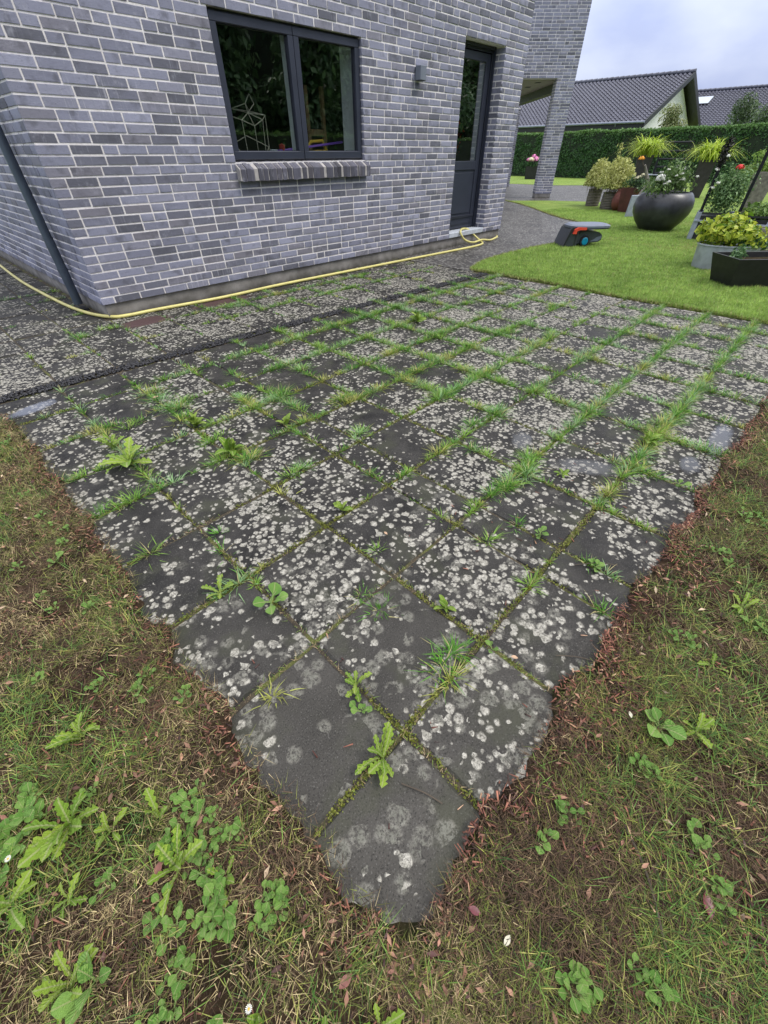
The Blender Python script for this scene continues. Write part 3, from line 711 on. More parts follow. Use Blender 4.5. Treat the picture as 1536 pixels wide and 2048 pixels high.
leaf.box((lx0+.1001, .191, lz1-.085), (lx1-.1001, .245, lz1), cut=.004); leaf.box((lx0+.1001, .191, .985), (lx1-.1001, .245, 1.095), cut=.004); leaf.box((lx0+.1001, .191, lz0), (lx1-.1001, .245, .385), cut=.004)
leaf.build('leaf', 'alu', door)
m = MB(); m.box((lx0+.10, .205, .385), (lx1-.10, .235, .985)); m.box((lx0+.135, .197, .42), (lx1-.135, .2049, .95), cut=.003); m.build('panel', 'alu', door)
m = MB(); m.box((lx0+.1001, .172, .36), (lx1-.02, .1895, .395), cut=.004); m.box((lx0+.02, .180, .268), (lx1-.02, .1899, .276)); m.build('weather_bar', 'alu_dark', door)
m = MB(); m.box((lx0+.10, .214, 1.095), (lx1-.10, .220, lz1-.085)); m.build('pane', 'glass', door)
m = MB(); m.box((lx1-.106, .222, 1.1), (lx1-.098, .30, lz1-.09)); m.build('glazing_bead', 'white', door)
m = MB(); m.box((DOOR[0]+.002, -.012, .132), (DOOR[1]-.002, .26, .200), cut=.006); m.build('threshold', 'tsill', door)

# --- room behind the glass
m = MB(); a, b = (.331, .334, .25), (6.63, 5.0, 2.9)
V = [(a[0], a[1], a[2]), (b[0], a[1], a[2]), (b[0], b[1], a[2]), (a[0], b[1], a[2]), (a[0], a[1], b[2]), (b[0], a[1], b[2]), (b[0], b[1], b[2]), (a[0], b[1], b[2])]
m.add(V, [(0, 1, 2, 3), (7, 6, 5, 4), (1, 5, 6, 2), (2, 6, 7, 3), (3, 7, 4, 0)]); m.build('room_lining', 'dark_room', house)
# things standing inside the window
st = tag(empty('straw_ornament', (2.1, .28, 1.151)), 'angular crown ornament of bare sticks on the window board behind the first pane', 'ornament')
sp_ = dict(a=(2.16, 1.65), b=(2.19, 1.58), c=(2.11, 1.58), d=(2.10, 1.51), e=(1.98, 1.54), f=(1.88, 1.49), g=(1.97, 1.45), h=(2.09, 1.41), i=(2.22, 1.46), j=(2.32, 1.50), k=(2.20, 1.53),
           l=(1.98, 1.155), m=(2.09, 1.155), n=(2.20, 1.155), o=(2.31, 1.155), p=(1.89, 1.27), q=(2.10, 1.34), r=(2.31, 1.25), s=(2.22, 1.20))
dy = dict(a=.02, b=.0, c=.04, d=.0, e=.12, f=.05, g=-.07, h=-.1, i=-.07, j=.02, k=.12, l=-.07, m=-.1, n=-.07, o=.02, p=.05, q=.1, r=.02, s=-.06)
stick = lambda u, v: MB().tube([(sp_[u][0]-2.1, dy[u], sp_[u][1]-1.151), (sp_[v][0]-2.1, dy[v], sp_[v][1]-1.151)], .0042, 6)
for pr in 'ab ac bd cd ce de ef fg gh hi ij jk kc ed dg dh di dk dj ek gl hm in jo pq qr rs pl'.split(): stick(*pr).build('stick', 'straw', st)
m = MB(); m.tube([(1.75, .42, 1.165), (2.6, .40, 1.225), (3.47, .38, 1.30)], .011, 8); tag(m.build('plastic_pole', 'purple'), 'thin purple pole lying across the window board', 'pole')
y_ = tag(empty('power_tool', (3.12, .42, 1.151)), 'yellow and black tool lying on the window board behind the second pane', 'tool')
MB().box((-.12, -.06, 0), (.10, .06, .075), cut=.02).build('body', 'yellow', y_); MB().tube([(-.14, 0, .02), (-.19, .0, .09), (-.12, 0, .15), (.06, 0, .16), (.12, 0, .06)], .016, 8).build('handle', 'yellow', y_); MB().box((.1001, -.04, 0), (.17, .04, .05), cut=.01).build('head', 'rubber', y_)
t_ = tag(empty('plant_tray', (2.35, .42, 1.151)), 'dark teal tray with odds and ends behind the stick ornament', 'tray')
MB().frustum((0, 0), .26, .07, .29, .09, 0, .06, True).build('tray', 'tealpot', t_); MB().lathe([(0, 0), (.03, 0), (.035, .09), (0, .1)], 12).build('cup', 'redp', t_, (.22, 0, .03)); MB().box((-.03, -.02, 0), (.05, .03, .05), cut=.006).build('carton', 'white', t_, (.08, -.02, .03))
rk = tag(empty('wooden_stand', (3.3, .66, 1.0)), 'wooden stand with two posts and cross bar inside the second pane', 'stand')
for xx in (-.13, .12): MB().box((xx-.022, -.022, -.75), (xx+.022, .022, .80), cut=.003).build('post', 'wood', rk)
MB().box((-.108, -.02, .36), (.098, .02, .42), cut=.003).build('rail', 'wood', rk); MB().box((-.108, -.018, -.1), (.098, .018, -.04), cut=.003).build('rail', 'wood', rk)
# bouquet and canes just inside the door
bq = tag(empty('bouquet', (6.05, .75, .25)), 'red flowers with green leaves standing inside the glazed door', 'flowers')
MB().lathe([(0, 0), (.11, 0), (.15, .42), (.13, .44), (0, .42)], 20).build('pot', 'tealpot', bq)
n = 260; P_ = rng.normal(size=(n, 3))*np.array([.14, .10, .12])+np.array([0, 0, 1.05]); cards('blossom', instants(P_), rng.normal(size=(n, 3)), rng.uniform(.04, .08, n), rcol(n, (.45, .02, .02), (.62, .08, .04)), 'foliage', bq)
n = 420; P_ = rng.normal(size=(n, 3))*np.array([.15, .12, .18])+np.array([0, 0, .72]); cards('leaves', instants(P_), rng.normal(size=(n, 3)), rng.uniform(.05, .10, n), rcol(n, (.03, .12, .05), (.05, .2, .08)), 'foliage', bq)
cn = tag(empty('cane_bundle', (5.66, .62, .25)), 'bundle of yellowish canes standing inside the glazed door', 'canes')
for k in range(9): MB().tube([(.03*(k-4)+.0, .03*math.sin(k*2.1), 0), (.034*(k-4)+random.uniform(-.02, .02), .05*math.sin(k*1.3), random.uniform(.95, 1.25))], .008, 6).build('cane', 'wood', cn)

# --- wall lamp
lp = tag(empty('wall_lamp', (4.44, 0, 1.865)), 'small grey box lamp fixed on the brick wall between window and door', 'lamp')
MB().box((-.055, -.098, 0), (.055, -.010, .125), cut=.004).build('housing', 'lamp', lp); MB().box((-.048, -.0099, .008), (.048, .0068, .117)).build('back_plate', 'alu_dark', lp)
MB().box((-.045, -.09, -.004), (.045, -.02, -.0003)).build('diffuser', 'alu_dark', lp)
# --- downpipe
dp = tag(empty('downpipe', (-.066, .62, 0)), 'dark zinc downpipe running down the side wall by the house corner', 'downpipe')
MB().tube([(0, 0, .05), (0, 0, .62)], .041, 20).build('pipe', 'zinc', dp, smooth=True); MB().tube([(0, 0, .60), (0, 0, 3.6)], .038, 20).build('pipe', 'zinc', dp, smooth=True)
for z in (.34, 1.9):
    c_ = MB().tube([(0, 0, z), (0, 0, z+.03)], .0445, 20).build('clamp', 'zinc', dp); MB().tube([(.04, -.02, z+.015), (.09, -.03, z+.015)], .006, 8).build('screw', 'zinc', c_)
MB().box((-.07, -.09, -.03), (.055, .07, .014)).build('drain_shoe', 'fascia', dp)

# ================================================================== COVERED TERRACE (behind the corner)
D_ = Vector((.700, -.714, 0)).normalized(); NB_ = Vector((.714, .700, 0)).normalized()
ORG = Vector((15.30, 3.74, 0))                      # front left foot of the pillar
TP = Matrix(((D_.x, NB_.x, 0, ORG.x), (D_.y, NB_.y, 0, ORG.y), (0, 0, 1, 0), (0, 0, 0, 1)))
porch = tag(empty('covered_terrace'), 'brick pillar, lintel wall and roof of covered terrace past the house end', 'terrace'); porch.matrix_world = TP
PW = .54; BT = Z0+CO*41
hole = [(-6.5, 0, -1, BT)]
rec = courses(PW, Z0, 6.4, hole, 11, start=-7.5)
pw = wall_body(-7.5, PW-.006, Z0, 6.4, [(-6.5, 0.0, Z0, BT)], .0035, .34).build('wall', 'mortar', porch)
pl_ = []
for r in rec:
    ar = on_screen_area(TP, r); pl_.append((ar, r))
pl_.sort(key=lambda t: -t[0]); rest_ = []
for i, (ar, r) in enumerate(pl_):
    T = brick_to(r, Matrix.Identity(4), random.uniform(0, .003)); k = random.randrange(8)
    if i < 300 and ar > 0: o = bpy.data.objects.new('brick', BM[k]); link(o, pw); o.matrix_local = T
    else: rest_.append((T, k))
TL_ = Matrix(((0, 1, 0, 0), (-1, 0, 0, .34), (0, 0, 1, 0), (0, 0, 0, 1)))
for r in courses(.309, Z0, BT, [], 12): rest_.append((brick_to(r, TL_, .002), random.randrange(8)))
join_bricks('brick_courses', rest_, pw)
MB().box((.01, .012, -.05), (PW-.012, .33, Z0+.003)).build('plinth', 'plinth', porch)
MB().box((-7.5, .345, BT-.02), (PW, 7.2, BT+.04)).build('soffit', 'soffit', porch)
MB().box((PW-.30, .346, BT-.22), (PW-.05, 7.19, BT-.021)).build('side_beam', 'fascia', porch)
MB().box((-7.5, .35, BT+.041), (PW+.02, 7.3, BT+.3)).build('roof', 'fascia', porch)
for (a, b) in ((-.36, .80), (-.36, 1.95), (-.36, 3.1), (-1.6, .8), (-1.6, 1.95)): MB().box((a-.075, b-.10, BT-.03), (a+.075, b+.10, BT-.0205)).build('downlight', 'fascia', porch)
bp = MB().box((.425, 6.75, 0), (.73, 7.1, BT-.23)).build('back_pillar', 'mortar', porch)
it = []
for T0, L in ((Matrix.Translation((.42, 6.745, 0)), .33), (Matrix.Translation((.42, 7.1, 0)) @ Matrix(((0, 1, 0, 0), (-1, 0, 0, 0), (0, 0, 1, 0), (0, 0, 0, 1))), .355)):
    for r in courses(L, .0, BT-.24, [], 21): it.append((brick_to(r, T0), random.randrange(8)))
join_bricks('brick_courses', it, bp)
#@@PART2
# ================================================================== NEIGHBOURS, HEDGE, TREES
def tiled(name, u0, u1, slope_pts, parent, along='y'):
    """pantiled roof plane: along the ridge u0..u1, from eave (x,z) to ridge (x,z)"""
    (ex, ez), (rx, rz) = slope_pts; L = math.hypot(rx-ex, rz-ez); dx, dz = (rx-ex)/L, (rz-ez)/L; nx, nz = -dz*(1 if dx > 0 else -1), abs(dx)
    cols = int((u1-u0)/.30); rows = int(L/.34); V = []; F = []
    prof = [(0, 0), (.25, -.028), (.5, -.03), (.72, .015), (.86, .05), (1.0, .0)]
    for r in range(rows):
        for e, (s, lift) in enumerate(((r*.34, .035), ((r+1)*.34+.03, .0))):
            for c in range(cols):
                for t, h in prof[:-1]:
                    u = u0+(c+t)*.30; hh = h+lift; V.append((ex+dx*s+nx*hh, u, ez+dz*s+nz*hh))
        n = cols*5; o = r*2*n
        for k in range(n-1): F.append((o+k, o+k+1, o+n+k+1, o+n+k))
        if r > 0:
            for k in range(n-1): F.append((o+k, o+k+1, o-n+k+1, o-n+k))
    return tag(obj(name, npmesh(name, V, F), 'tile', parent), kind='stuff')
def neighbour(y0, y1, ex, ez, rx, rz, fx, label, ov=.0):
    h = tag(empty('neighbour_house', ((ex+fx)/2, (y0+y1)/2, 0)), label, 'house'); L0 = Vector(h.location)
    def P(ob): ob.parent = h; ob.matrix_parent_inverse = Matrix.Translation(-L0); return ob
    wz = ez-.15; inset = .55
    yg = y0+.75; wv = [(ex+inset, yg, 0), (fx-inset, yg, 0), (fx-inset, yg, wz), (rx, yg, rz-.35), (ex+inset, yg, wz), (ex+inset, y1, 0), (fx-inset, y1, 0), (fx-inset, y1, wz), (rx, y1, rz-.35), (ex+inset, y1, wz)]
    m = MB(); m.add(wv, [(0, 1, 2, 3, 4), (9, 8, 7, 6, 5), (0, 4, 9, 5), (1, 6, 7, 2)]); P(m.build('wall', 'wall_white'))
    rf = P(tiled('roof', y0+.05, y1, ((ex, ez), (rx, rz)), None))
    m = MB(); m.add([(rx, y0+.05, rz-.06), (fx, y0+.05, ez-.06), (fx, y1, ez-.06), (rx, y1, rz-.06), (ex+.05, y0+.05, ez-.09), (ex+.05, y1, ez-.09)], [(0, 1, 2, 3), (0, 3, 5, 4)]); P(m.build('roof_underlay', 'fascia'))
    # barge boards on the gable
    for (ax, az) in ((ex, ez), (fx, ez)):
        m = MB(); v = []
        for yy in (y0, y0+.06):
            for (qx, qz) in ((ax, az+.03), (rx, rz+.03)):
                v += [(qx, yy, qz), (qx, yy, qz-.32)]
        m.add(v, [(0, 1, 3, 2), (4, 6, 7, 5), (0, 2, 6, 4), (1, 5, 7, 3), (0, 4, 5, 1), (2, 3, 7, 6)]); P(m.build('barge_board', 'fascia'))
    P(MB().box((ex-.02, y0+.07, ez-.34), (ex+.03, y1, ez-.06)).build('fascia', 'fascia'))
    P(MB().tube([(ex-.09, y0+.0, ez-.02), (ex-.09, y1, ez-.02)], .065, 10).build('gutter', 'gutter', smooth=True))
    P(MB().tube([(ex-.09, y0+1.9, ez-.08), (ex+.3, y0+1.9, ez-.5), (ex+inset-.06, y0+1.9, ez-.8), (ex+inset-.06, y0+1.9, 0)], .045, 8).build('downpipe', 'gutter', smooth=True))
    for k in range(int((y1-y0)/.42)):
        yy = y0+.02+k*.42; o = P(MB().tube([(rx, yy, rz+.035), (rx, yy+.44, rz+.02)], [.125, .105], 8).build('ridge_tile', 'tile', smooth=True))
    return h, P
nh, P1 = neighbour(8.58, 27, 38, 2.72, 45.2, 5.5, 51.9, 'white gabled house with dark tiled roof behind the hedge')
P1(MB().box((38.50, 9.40, 0), (38.54, 13, 2.4)).build('timber_cladding', 'fascia')); 
for k in range(4): P1(MB().box((38.50, 13.2+k*1.8, 1.1), (38.548, 14.6+k*1.8, 2.35)).build('window', 'alu_dark'))
nh2, P2 = neighbour(1.0, 17, 55.6, 2.75, 62.0, 5.66, 68.4, 'second dark roofed house with skylight further behind the white gable')
u = Vector((62-55.6, 0, 5.66-2.75)).normalized()
def onroof(s, y, h): return (55.6+u.x*s-u.z*h, y, 2.75+u.z*s+u.x*h)
m = MB(); a = [onroof(4.3, 10.6, .09), onroof(4.3, 12.6, .09), onroof(5.75, 12.6, .09), onroof(5.75, 10.6, .09)]; b = [onroof(4.3, 10.6, -.05), onroof(4.3, 12.6, -.05), onroof(5.75, 12.6, -.05), onroof(5.75, 10.6, -.05)]
m.add(a+b, [(0, 1, 2, 3), (0, 4, 5, 1), (1, 5, 6, 2), (2, 6, 7, 3), (3, 7, 4, 0)]); P2(m.build('skylight', 'fascia'))
m = MB(); m.add([onroof(4.4, 10.72, .095), onroof(4.4, 12.48, .095), onroof(5.65, 12.48, .095), onroof(5.65, 10.72, .095)], [(0, 1, 2, 3)]); P2(m.build('skylight_pane', 'skyglass'))

def hedge(name, A, B, width, h, label, n, seed=0, c1=(.030, .085, .028), c2=(.085, .185, .055), top=(.17, .30, .08), leafs=(.07, .13)):
    A = np.array(A, float); B = np.array(B, float); L = np.linalg.norm(B-A); d = (B-A)/L; q = np.array([-d[1], d[0]])
    root = tag(empty(name, (A[0], A[1], 0)), label, 'hedge'); o0 = np.array([A[0], A[1], 0])
    mb = MB(); w2 = width/2-.10; seg = 24
    for k in range(seg):
        a0 = A+d*L*k/seg; a1 = A+d*L*(k+1)/seg; hh = h-.09
        c = [a0-q*w2, a1-q*w2, a1+q*w2, a0+q*w2]; mb.add([(p[0]-A[0], p[1]-A[1], zz) for zz in (0, hh) for p in c], [(0, 1, 5, 4), (2, 3, 7, 6), (4, 5, 6, 7)]+([(0, 4, 7, 3)] if k == 0 else [])+([(1, 2, 6, 5)] if k == seg-1 else []))
    mb.build('shade_core', 'hedgecore', root)  # solid core, its dark colour stands in for shade inside the hedge
    P = []; Nn = []; C = []
    for (cnt, face) in ((int(n*.62), -1), (int(n*.18), 1), (int(n*.20), 0)):
        t = rng.random(cnt); bump = (fnoise(t*L, rng.random(cnt)*h*0+seed, .8)-.5)*.14
        if face:
            z = rng.random(cnt)*h; bb = (fnoise(t*L, z*1.3, 1.6, seed)-.5)*.30
            off = face*(width/2-.10+bb*.6+rng.normal(size=cnt)*.03); z = z+bump*z/h
            p = A+np.outer(t*L, d)+np.outer(off, q); P.append(np.column_stack([p, z])); Nn.append(np.tile([q[0]*face, q[1]*face, .35], (cnt, 1)))
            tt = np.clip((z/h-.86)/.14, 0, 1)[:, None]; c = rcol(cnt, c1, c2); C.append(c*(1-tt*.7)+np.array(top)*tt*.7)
        else:
            off = rng.uniform(-width/2+.05, width/2-.05, cnt); p = A+np.outer(t*L, d)+np.outer(off, q); P.append(np.column_stack([p, h-.05+bump+rng.normal(size=cnt)*.035])); Nn.append(np.tile([0, 0, 1.0], (cnt, 1))); C.append(rcol(cnt, c2, top))
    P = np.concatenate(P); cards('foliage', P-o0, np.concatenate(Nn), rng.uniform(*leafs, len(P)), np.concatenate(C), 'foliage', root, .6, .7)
    return root
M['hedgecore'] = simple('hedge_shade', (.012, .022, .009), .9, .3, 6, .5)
hedge('hedge', (31.6, 15.0), (28.6, -8), 1.2, 2.13, 'clipped dark green hedge closing the far side of the lawn', 62000)
# shoots standing above the hedge
n = 260; t = rng.random(n)**.8; sp2 = np.stack([31.6-3*t*.75, 15-23*t*.75, np.full(n, 2.1)], 1)
def tree(name, loc, label, crown_c, crown_r, n, cols, trunk_h, leaf=(.10, .2), blobs=9, seed=0, group=None):
    rs = np.random.default_rng(seed); root = tag(empty(name, loc), label, 'tree', group)
    m = MB(); m.tube([(0, 0, -.05), (.04, .03, trunk_h*.5), (0, .06, trunk_h), (.05, 0, crown_c[2]+crown_r[2]*.5)], [.12*crown_r[0]*.6+.04, .09*crown_r[0]*.6+.03, .05*crown_r[0]+.02, .015], 10)
    bc = rs.normal(size=(blobs, 3)); bc /= np.linalg.norm(bc, axis=1, keepdims=True); bc = bc*rs.uniform(.35, .8, (blobs, 1))*np.array(crown_r)+np.array(crown_c)
    for k in range(blobs):
        b = bc[k]; m.tube([(0, .04, trunk_h*rs.uniform(.5, 1)), tuple(b*.55+np.array([0, 0, trunk_h*.4])), tuple(b)], [.035, .022, .006], 5)
    m.build('trunk', 'bark', root)
    k = rs.integers(0, blobs, n); v = rs.normal(size=(n, 3)); v /= np.linalg.norm(v, axis=1, keepdims=True)
    rad = np.array(crown_r)*.46*rs.uniform(.7, 1.2, (blobs, 1))[k]; P = bc[k]+v*rad*(rs.random((n, 1))**.35)
    P = P[P[:, 2] > .05]; v = v[:len(P)]; nn = len(P)
    sh = rs.random((blobs,))[k[:nn]]*.5+.75
    cards('crown', P, v+np.array([0, 0, .3]), rs.uniform(*leaf, nn), rcol(nn, *cols)*sh[:, None], 'foliage', root, .5, .5)
    return root
tree('shrub', (31.9, 5.2, 0), 'loose yellow green shrub rising above the hedge before the white gable', (0, 0, 2.0), (.85, .95, 1.0), 4200, ((.12, .17, .045), (.34, .36, .17)), 1.2, (.08, .17), 12, 3)
tree('conifer', (33.2, 1.2, 0), 'dark green tree above the hedge at the picture edge', (0, 0, 2.3), (1.3, 1.7, 1.8), 8500, ((.06, .11, .04), (.16, .23, .10)), 1.0, (.08, .17), 14, 5)
MB().tube([(34, .55, 0), (34, .55, 5.1)], .02, 6)
# trees and hedge behind the photographer, seen mirrored in the panes
hedge('hedge', (1, -11.2), (34, -11.6), 1.0, 1.75, 'dark hedge mirrored in the window, standing behind the photographer', 9000, 4, leafs=(.10, .2))
hedge('backing_hedge', (-6, -16.5), (44, -17.5), 1.6, 6.2, 'tall dark backing added far behind the photographer to hide sky in the panes', 16000, 6, leafs=(.25, .5))  # added dark backing, keeps sky out of the pane reflections
t0 = None
for k, (x, y, s) in enumerate(((5.5, -13.2, 1.0), (9.3, -13.6, 1.15), (13.2, -13.1, 1.05), (17.2, -13.8, 1.25), (21.3, -13.2, 1.1), (25.5, -13.6, 1.2), (29.5, -13.0, 1.05), (2.0, -13.6, 1.1))):
    if t0 is None: t0 = tree('garden_tree', (x, y, 0), 'dark tree mirrored in the panes, standing in the row behind the photographer', (0, 0, 3.2), (2.3, 2.0, 2.6), 5200, ((.045, .10, .045), (.14, .24, .10)), 1.5, (.16, .34), 12, 9, 'trees mirrored in the panes'); o = t0
    else: o = copy(t0); o.location = (x, y, 0)
    o.rotation_euler.z = k*1.7; o.scale = (s, s, s)

# ================================================================== GARDEN THINGS
# --- hose
hp = [(-.155, 4.6), (-.16, 3.87), (-.19, 2.9), (-.195, 2.07), (-.15, .90), (-.08, .33), (.03, .03), (.16, -.045), (.46, -.06), (1.15, -.13), (1.9, -.118), (2.95, -.17), (3.92, -.22), (5.05, -.285), (5.70, -.315), (6.02, -.26)]
h3 = [(x, y, .019) for x, y in hp]+[(6.13, -.15, .03), (6.12, -.02, .10), (5.98, .04, .20), (5.80, .03, .225), (5.68, -.015, .212), (5.66, -.05, .16), (5.74, -.09, .08), (5.92, -.135, .035), (6.15, -.16, .052), (6.42, -.15, .02), (6.66, -.10, .019), (6.86, -.03, .019), (6.93, .03, .019)]
def spline(P, k=8):
    P = [Vector(p) for p in P]; out = []
    for i in range(len(P)-1):
        a, b, c, d = P[max(i-1, 0)], P[i], P[i+1], P[min(i+2, len(P)-1)]
        for j in range(k):
            t = j/k; out.append(.5*((2*b)+(c-a)*t+(2*a-5*b+4*c-d)*t*t+(3*b-a-3*c+d)*t**3))
    return out+[P[-1]]
tag(MB().tube(spline(h3), .0155, 10).build('garden_hose', 'hose', smooth=True), 'pale yellow garden hose lying along the foot of the house', 'hose')

# --- robot mower and its shelter (local +x points away along the roof)
def at(o, x, y, rz=0, z=.012): o.location = (x, y, z); o.rotation_euler = (0, 0, rz); return o
md = math.atan2(-.46, .50)
MSC = (.84, .84, .90)
ms = tag(empty('mower_shelter'), 'black mower shelter with grey canopy and orange corner on lawn edge', 'mower shelter'); at(ms, 6.84, -1.33, md).scale = MSC
def prism(pts, y0, y1, cut=0):
    n = len(pts); m = MB(); m.add([(x, y0, z) for x, z in pts]+[(x, y1, z) for x, z in pts], [tuple(range(n)), tuple(range(2*n-1, n-1, -1))]+[(i, n+i, n+(i+1) % n, (i+1) % n) for i in range(n)]); return m
prism([(-.10, 0), (.14, 0), (.14, .25), (.10, .30), (.03, .30), (-.01, .27)], -.24, .24).build('back_housing', 'mower', ms)
prism([(-.06, .02), (.10, .02), (.10, .2), (.02, .22)], -.246, -.2401).build('side_panel', 'mowerbody', ms)
MB().box((.1401, -.235, 0), (.17, -.215, .24)).build('edge_post', 'mowerbody', ms); MB().box((.1401, .215, 0), (.17, .235, .24)).build('edge_post', 'mowerbody', ms)
pts = []
for k in range(24):
    a = 2*math.pi*k/24; pts.append((.40+.42*abs(math.cos(a))**.6*math.copysign(1, math.cos(a)), .27*abs(math.sin(a))**.6*math.copysign(1, math.sin(a))))
m = MB(); V = [(x, y, .285) for x, y in pts]+[(x, y, .315) for x, y in pts]+[(.4+(x-.4)*.86, y*.86, .335) for x, y in pts]
m.add(V, [tuple(range(23, -1, -1)), tuple(range(48, 72))]+[(i, (i+1) % 24, 24+(i+1) % 24, 24+i) for i in range(24)]+[(24+i, 24+(i+1) % 24, 48+(i+1) % 24, 48+i) for i in range(24)]); m.build('canopy', 'mowergrey', ms)
m = MB(); V = [(.4+(x-.4)*.98, y*.98, .268) for x, y in pts]+[(.4+(x-.4)*.98, y*.98, .2848) for x, y in pts]; m.add(V, [tuple(range(23, -1, -1))]+[(i, (i+1) % 24, 24+(i+1) % 24, 24+i) for i in range(24)]); m.build('canopy_rim', 'mower', ms)
prism([(.03, .205), (.10, .205), (.10, .245), (.15, .262), (.28, .262), (.28, .298), (.12, .302), (.05, .275)], -.285, -.2465).build('corner_cap', 'orange', ms)
rm = tag(empty('robot_mower'), 'small dark robot mower with turquoise wheel hub parked under the canopy', 'robot mower'); at(rm, 6.84, -1.33, md).scale = MSC
prism([(.18, .05), (.30, .045), (.62, .07), (.67, .10), (.67, .17), (.60, .215), (.42, .235), (.22, .22), (.18, .16)], -.19, .19).build('body', 'mowerbody', rm)
prism([(.44, .075), (.60, .085), (.655, .115), (.655, .165), (.56, .14), (.52, .11)], -.197, -.1905).build('bumper', 'mowergrey', rm)
for yy in (-.20, .20):
    wh = MB().tube([(.33, yy-.03, .085), (.33, yy+.03, .085)], .09, 20).build('wheel', 'rubber', rm); s_ = -1 if yy < 0 else 1
    MB().tube([(.33, yy+s_*.0301, .085), (.33, yy+s_*.042, .085)], [.062, .05], 16).build('hub', 'cyan', wh)

# foliage clump for pots
def clump(parent, c, r, n, cols, leaf=(.05, .1), name='foliage', up=.3, aspect=.5, shell=.4):
    v = rng.normal(size=(n, 3)); v /= np.linalg.norm(v, axis=1, keepdims=True); k = rng.integers(0, 7, n); off = rng.normal(size=(7, 3))*.35
    P = np.array(c)+(v*.75*(rng.random((n, 1))**shell)+off[k])*np.array(r); return cards(name, P, v+np.array([0, 0, up]), rng.uniform(*leaf, n), rcol(n, *cols), 'foliage', parent, aspect, .5)
def fountain(parent, z, n, L, cols, wd=.012, spread=.05, name='grass', bendr=(.4, 1.2), leanr=(.05, .5)):
    a = rng.uniform(0, 6.28, n); P = np.stack([spread*rng.normal(size=n), spread*rng.normal(size=n), np.full(n, z)], 1)
    V = []; h = L*rng.uniform(.6, 1.1, n); lean = rng.uniform(*leanr, n); bd = rng.uniform(*bendr, n)
    # six-segment arching blades
    d = np.stack([np.cos(a), np.sin(a), np.zeros(n)], 1); s = np.stack([-np.sin(a), np.cos(a), np.zeros(n)], 1); T = np.linspace(0, 1, 7); VV = np.zeros((n, 7, 2, 3), np.float32)
    for i, t in enumerate(T):
        hor = h*(np.sin(lean)*t+.45*bd*t*t); ver = h*(np.cos(lean)*t-.55*bd*t**2.4); ww = wd*(1-t**2)*.5+.0008
        c = P+d*hor[:, None]+np.array([0, 0, 1.0])*ver[:, None]; VV[:, i, 0] = c+s*ww; VV[:, i, 1] = c-s*ww
    o = (np.arange(n)*14)[:, None]; F = np.concatenate([o+np.array([[2*i, 2*i+1, 2*i+3, 2*i+2]]) for i in range(6)])
    return obj(name, npmesh(name, VV.reshape(-1, 3), F, np.repeat(rcol(n, *cols)[:, None], 14, 1).reshape(-1, 3), True), 'foliage', parent)
def blossom(parent, p, r, mat, n=26, name='flower', flat=.55):
    m = MB()
    m.lathe([(0, -r*.1), (r*.5, 0), (r*.55, r*.3), (0, r*.55)], 8)
    for k in range(n):
        a = rng.uniform(0, 6.28); e = math.acos(rng.uniform(-.1, 1)); c = Vector((math.cos(a)*math.sin(e), math.sin(a)*math.sin(e), math.cos(e)*flat*1.3))*r
        t = c.normalized().orthogonal(); b_ = c.normalized().cross(t); s = r*.26
        m.add([c+t*s, c+b_*s, c-t*s, c-b_*s, c*1.12], [(0, 1, 4), (1, 2, 4), (2, 3, 4), (3, 0, 4)])
    return m.build(name, mat, parent, p)

# --- big round bowl
bw = tag(empty('bowl_planter'), 'large round graphite bowl planter with white flowers on the lawn', 'planter'); at(bw, 9.83, -1.86)
MB().lathe([(0, 0), (.27, 0), (.30, .01), (.42, .14), (.50, .27), (.525, .38), (.505, .49), (.455, .565), (.425, .595), (.41, .600), (.40, .59), (.40, .53), (0, .53)], 56).build('bowl', 'bowl', bw, smooth=True)
clump(bw, (0, .02, .72), (.38, .38, .22), 1500, ((.05, .10, .03), (.18, .28, .08)), (.04, .085))
for k in range(17):
    a = rng.uniform(0, 6.28); r_ = .42*math.sqrt(rng.random()); blossom(bw, (r_*math.cos(a), r_*math.sin(a), rng.uniform(.70, .95)), rng.uniform(.025, .05), 'white_fl', 14)
blossom(bw, (-.30, .12, .80), .085, 'white_fl', 40)

# --- wicker baskets with pale bamboo grass
def basket(x, y, r, h, label, n, gh):
    b = tag(empty('wicker_basket'), label, 'planter'); at(b, x, y, rng.uniform(0, 6))
    prof = [(0, 0), (r*.98, 0)]
    for k in range(1, 13): prof += [(r*(1.0+.02*(k % 2))*(1+.05*math.sin(k*.26)), h*k/12)]
    prof += [(r*1.07, h), (r*1.07, h+.02), (r*.93, h+.02), (r*.9, h-.05), (0, h-.05)]
    MB().lathe(prof, 36).build('basket', 'wicker', b)
    fountain(b, h-.05, 90, gh*.75, ((.20, .17, .07), (.34, .30, .12)), .008, r*.45, 'stems', (.0, .25), (.0, .42))
    v = rng.normal(size=(n, 3)); v[:, 2] = np.abs(v[:, 2])*.9; v /= np.linalg.norm(v, axis=1, keepdims=True)
    P_ = v*np.array([r*2.1, r*2.1, gh*.72])*(rng.random((n, 1))**.45)+np.array([0, 0, h+.12*gh]); cards('foliage', P_, v+rng.normal(size=(n, 3))*.5, rng.uniform(.05, .11, n), rcol(n, (.34, .37, .09), (.66, .66, .28)), 'foliage', b, .34, .8)
    return b
basket(13.80, 1.10, .175, .36, 'slim wicker basket of pale bamboo grass, further from the bowl', 2200, .84)
bb = basket(13.30, .42, .225, .34, 'wide wicker basket of pale bamboo grass next to the red pots', 3400, .90)
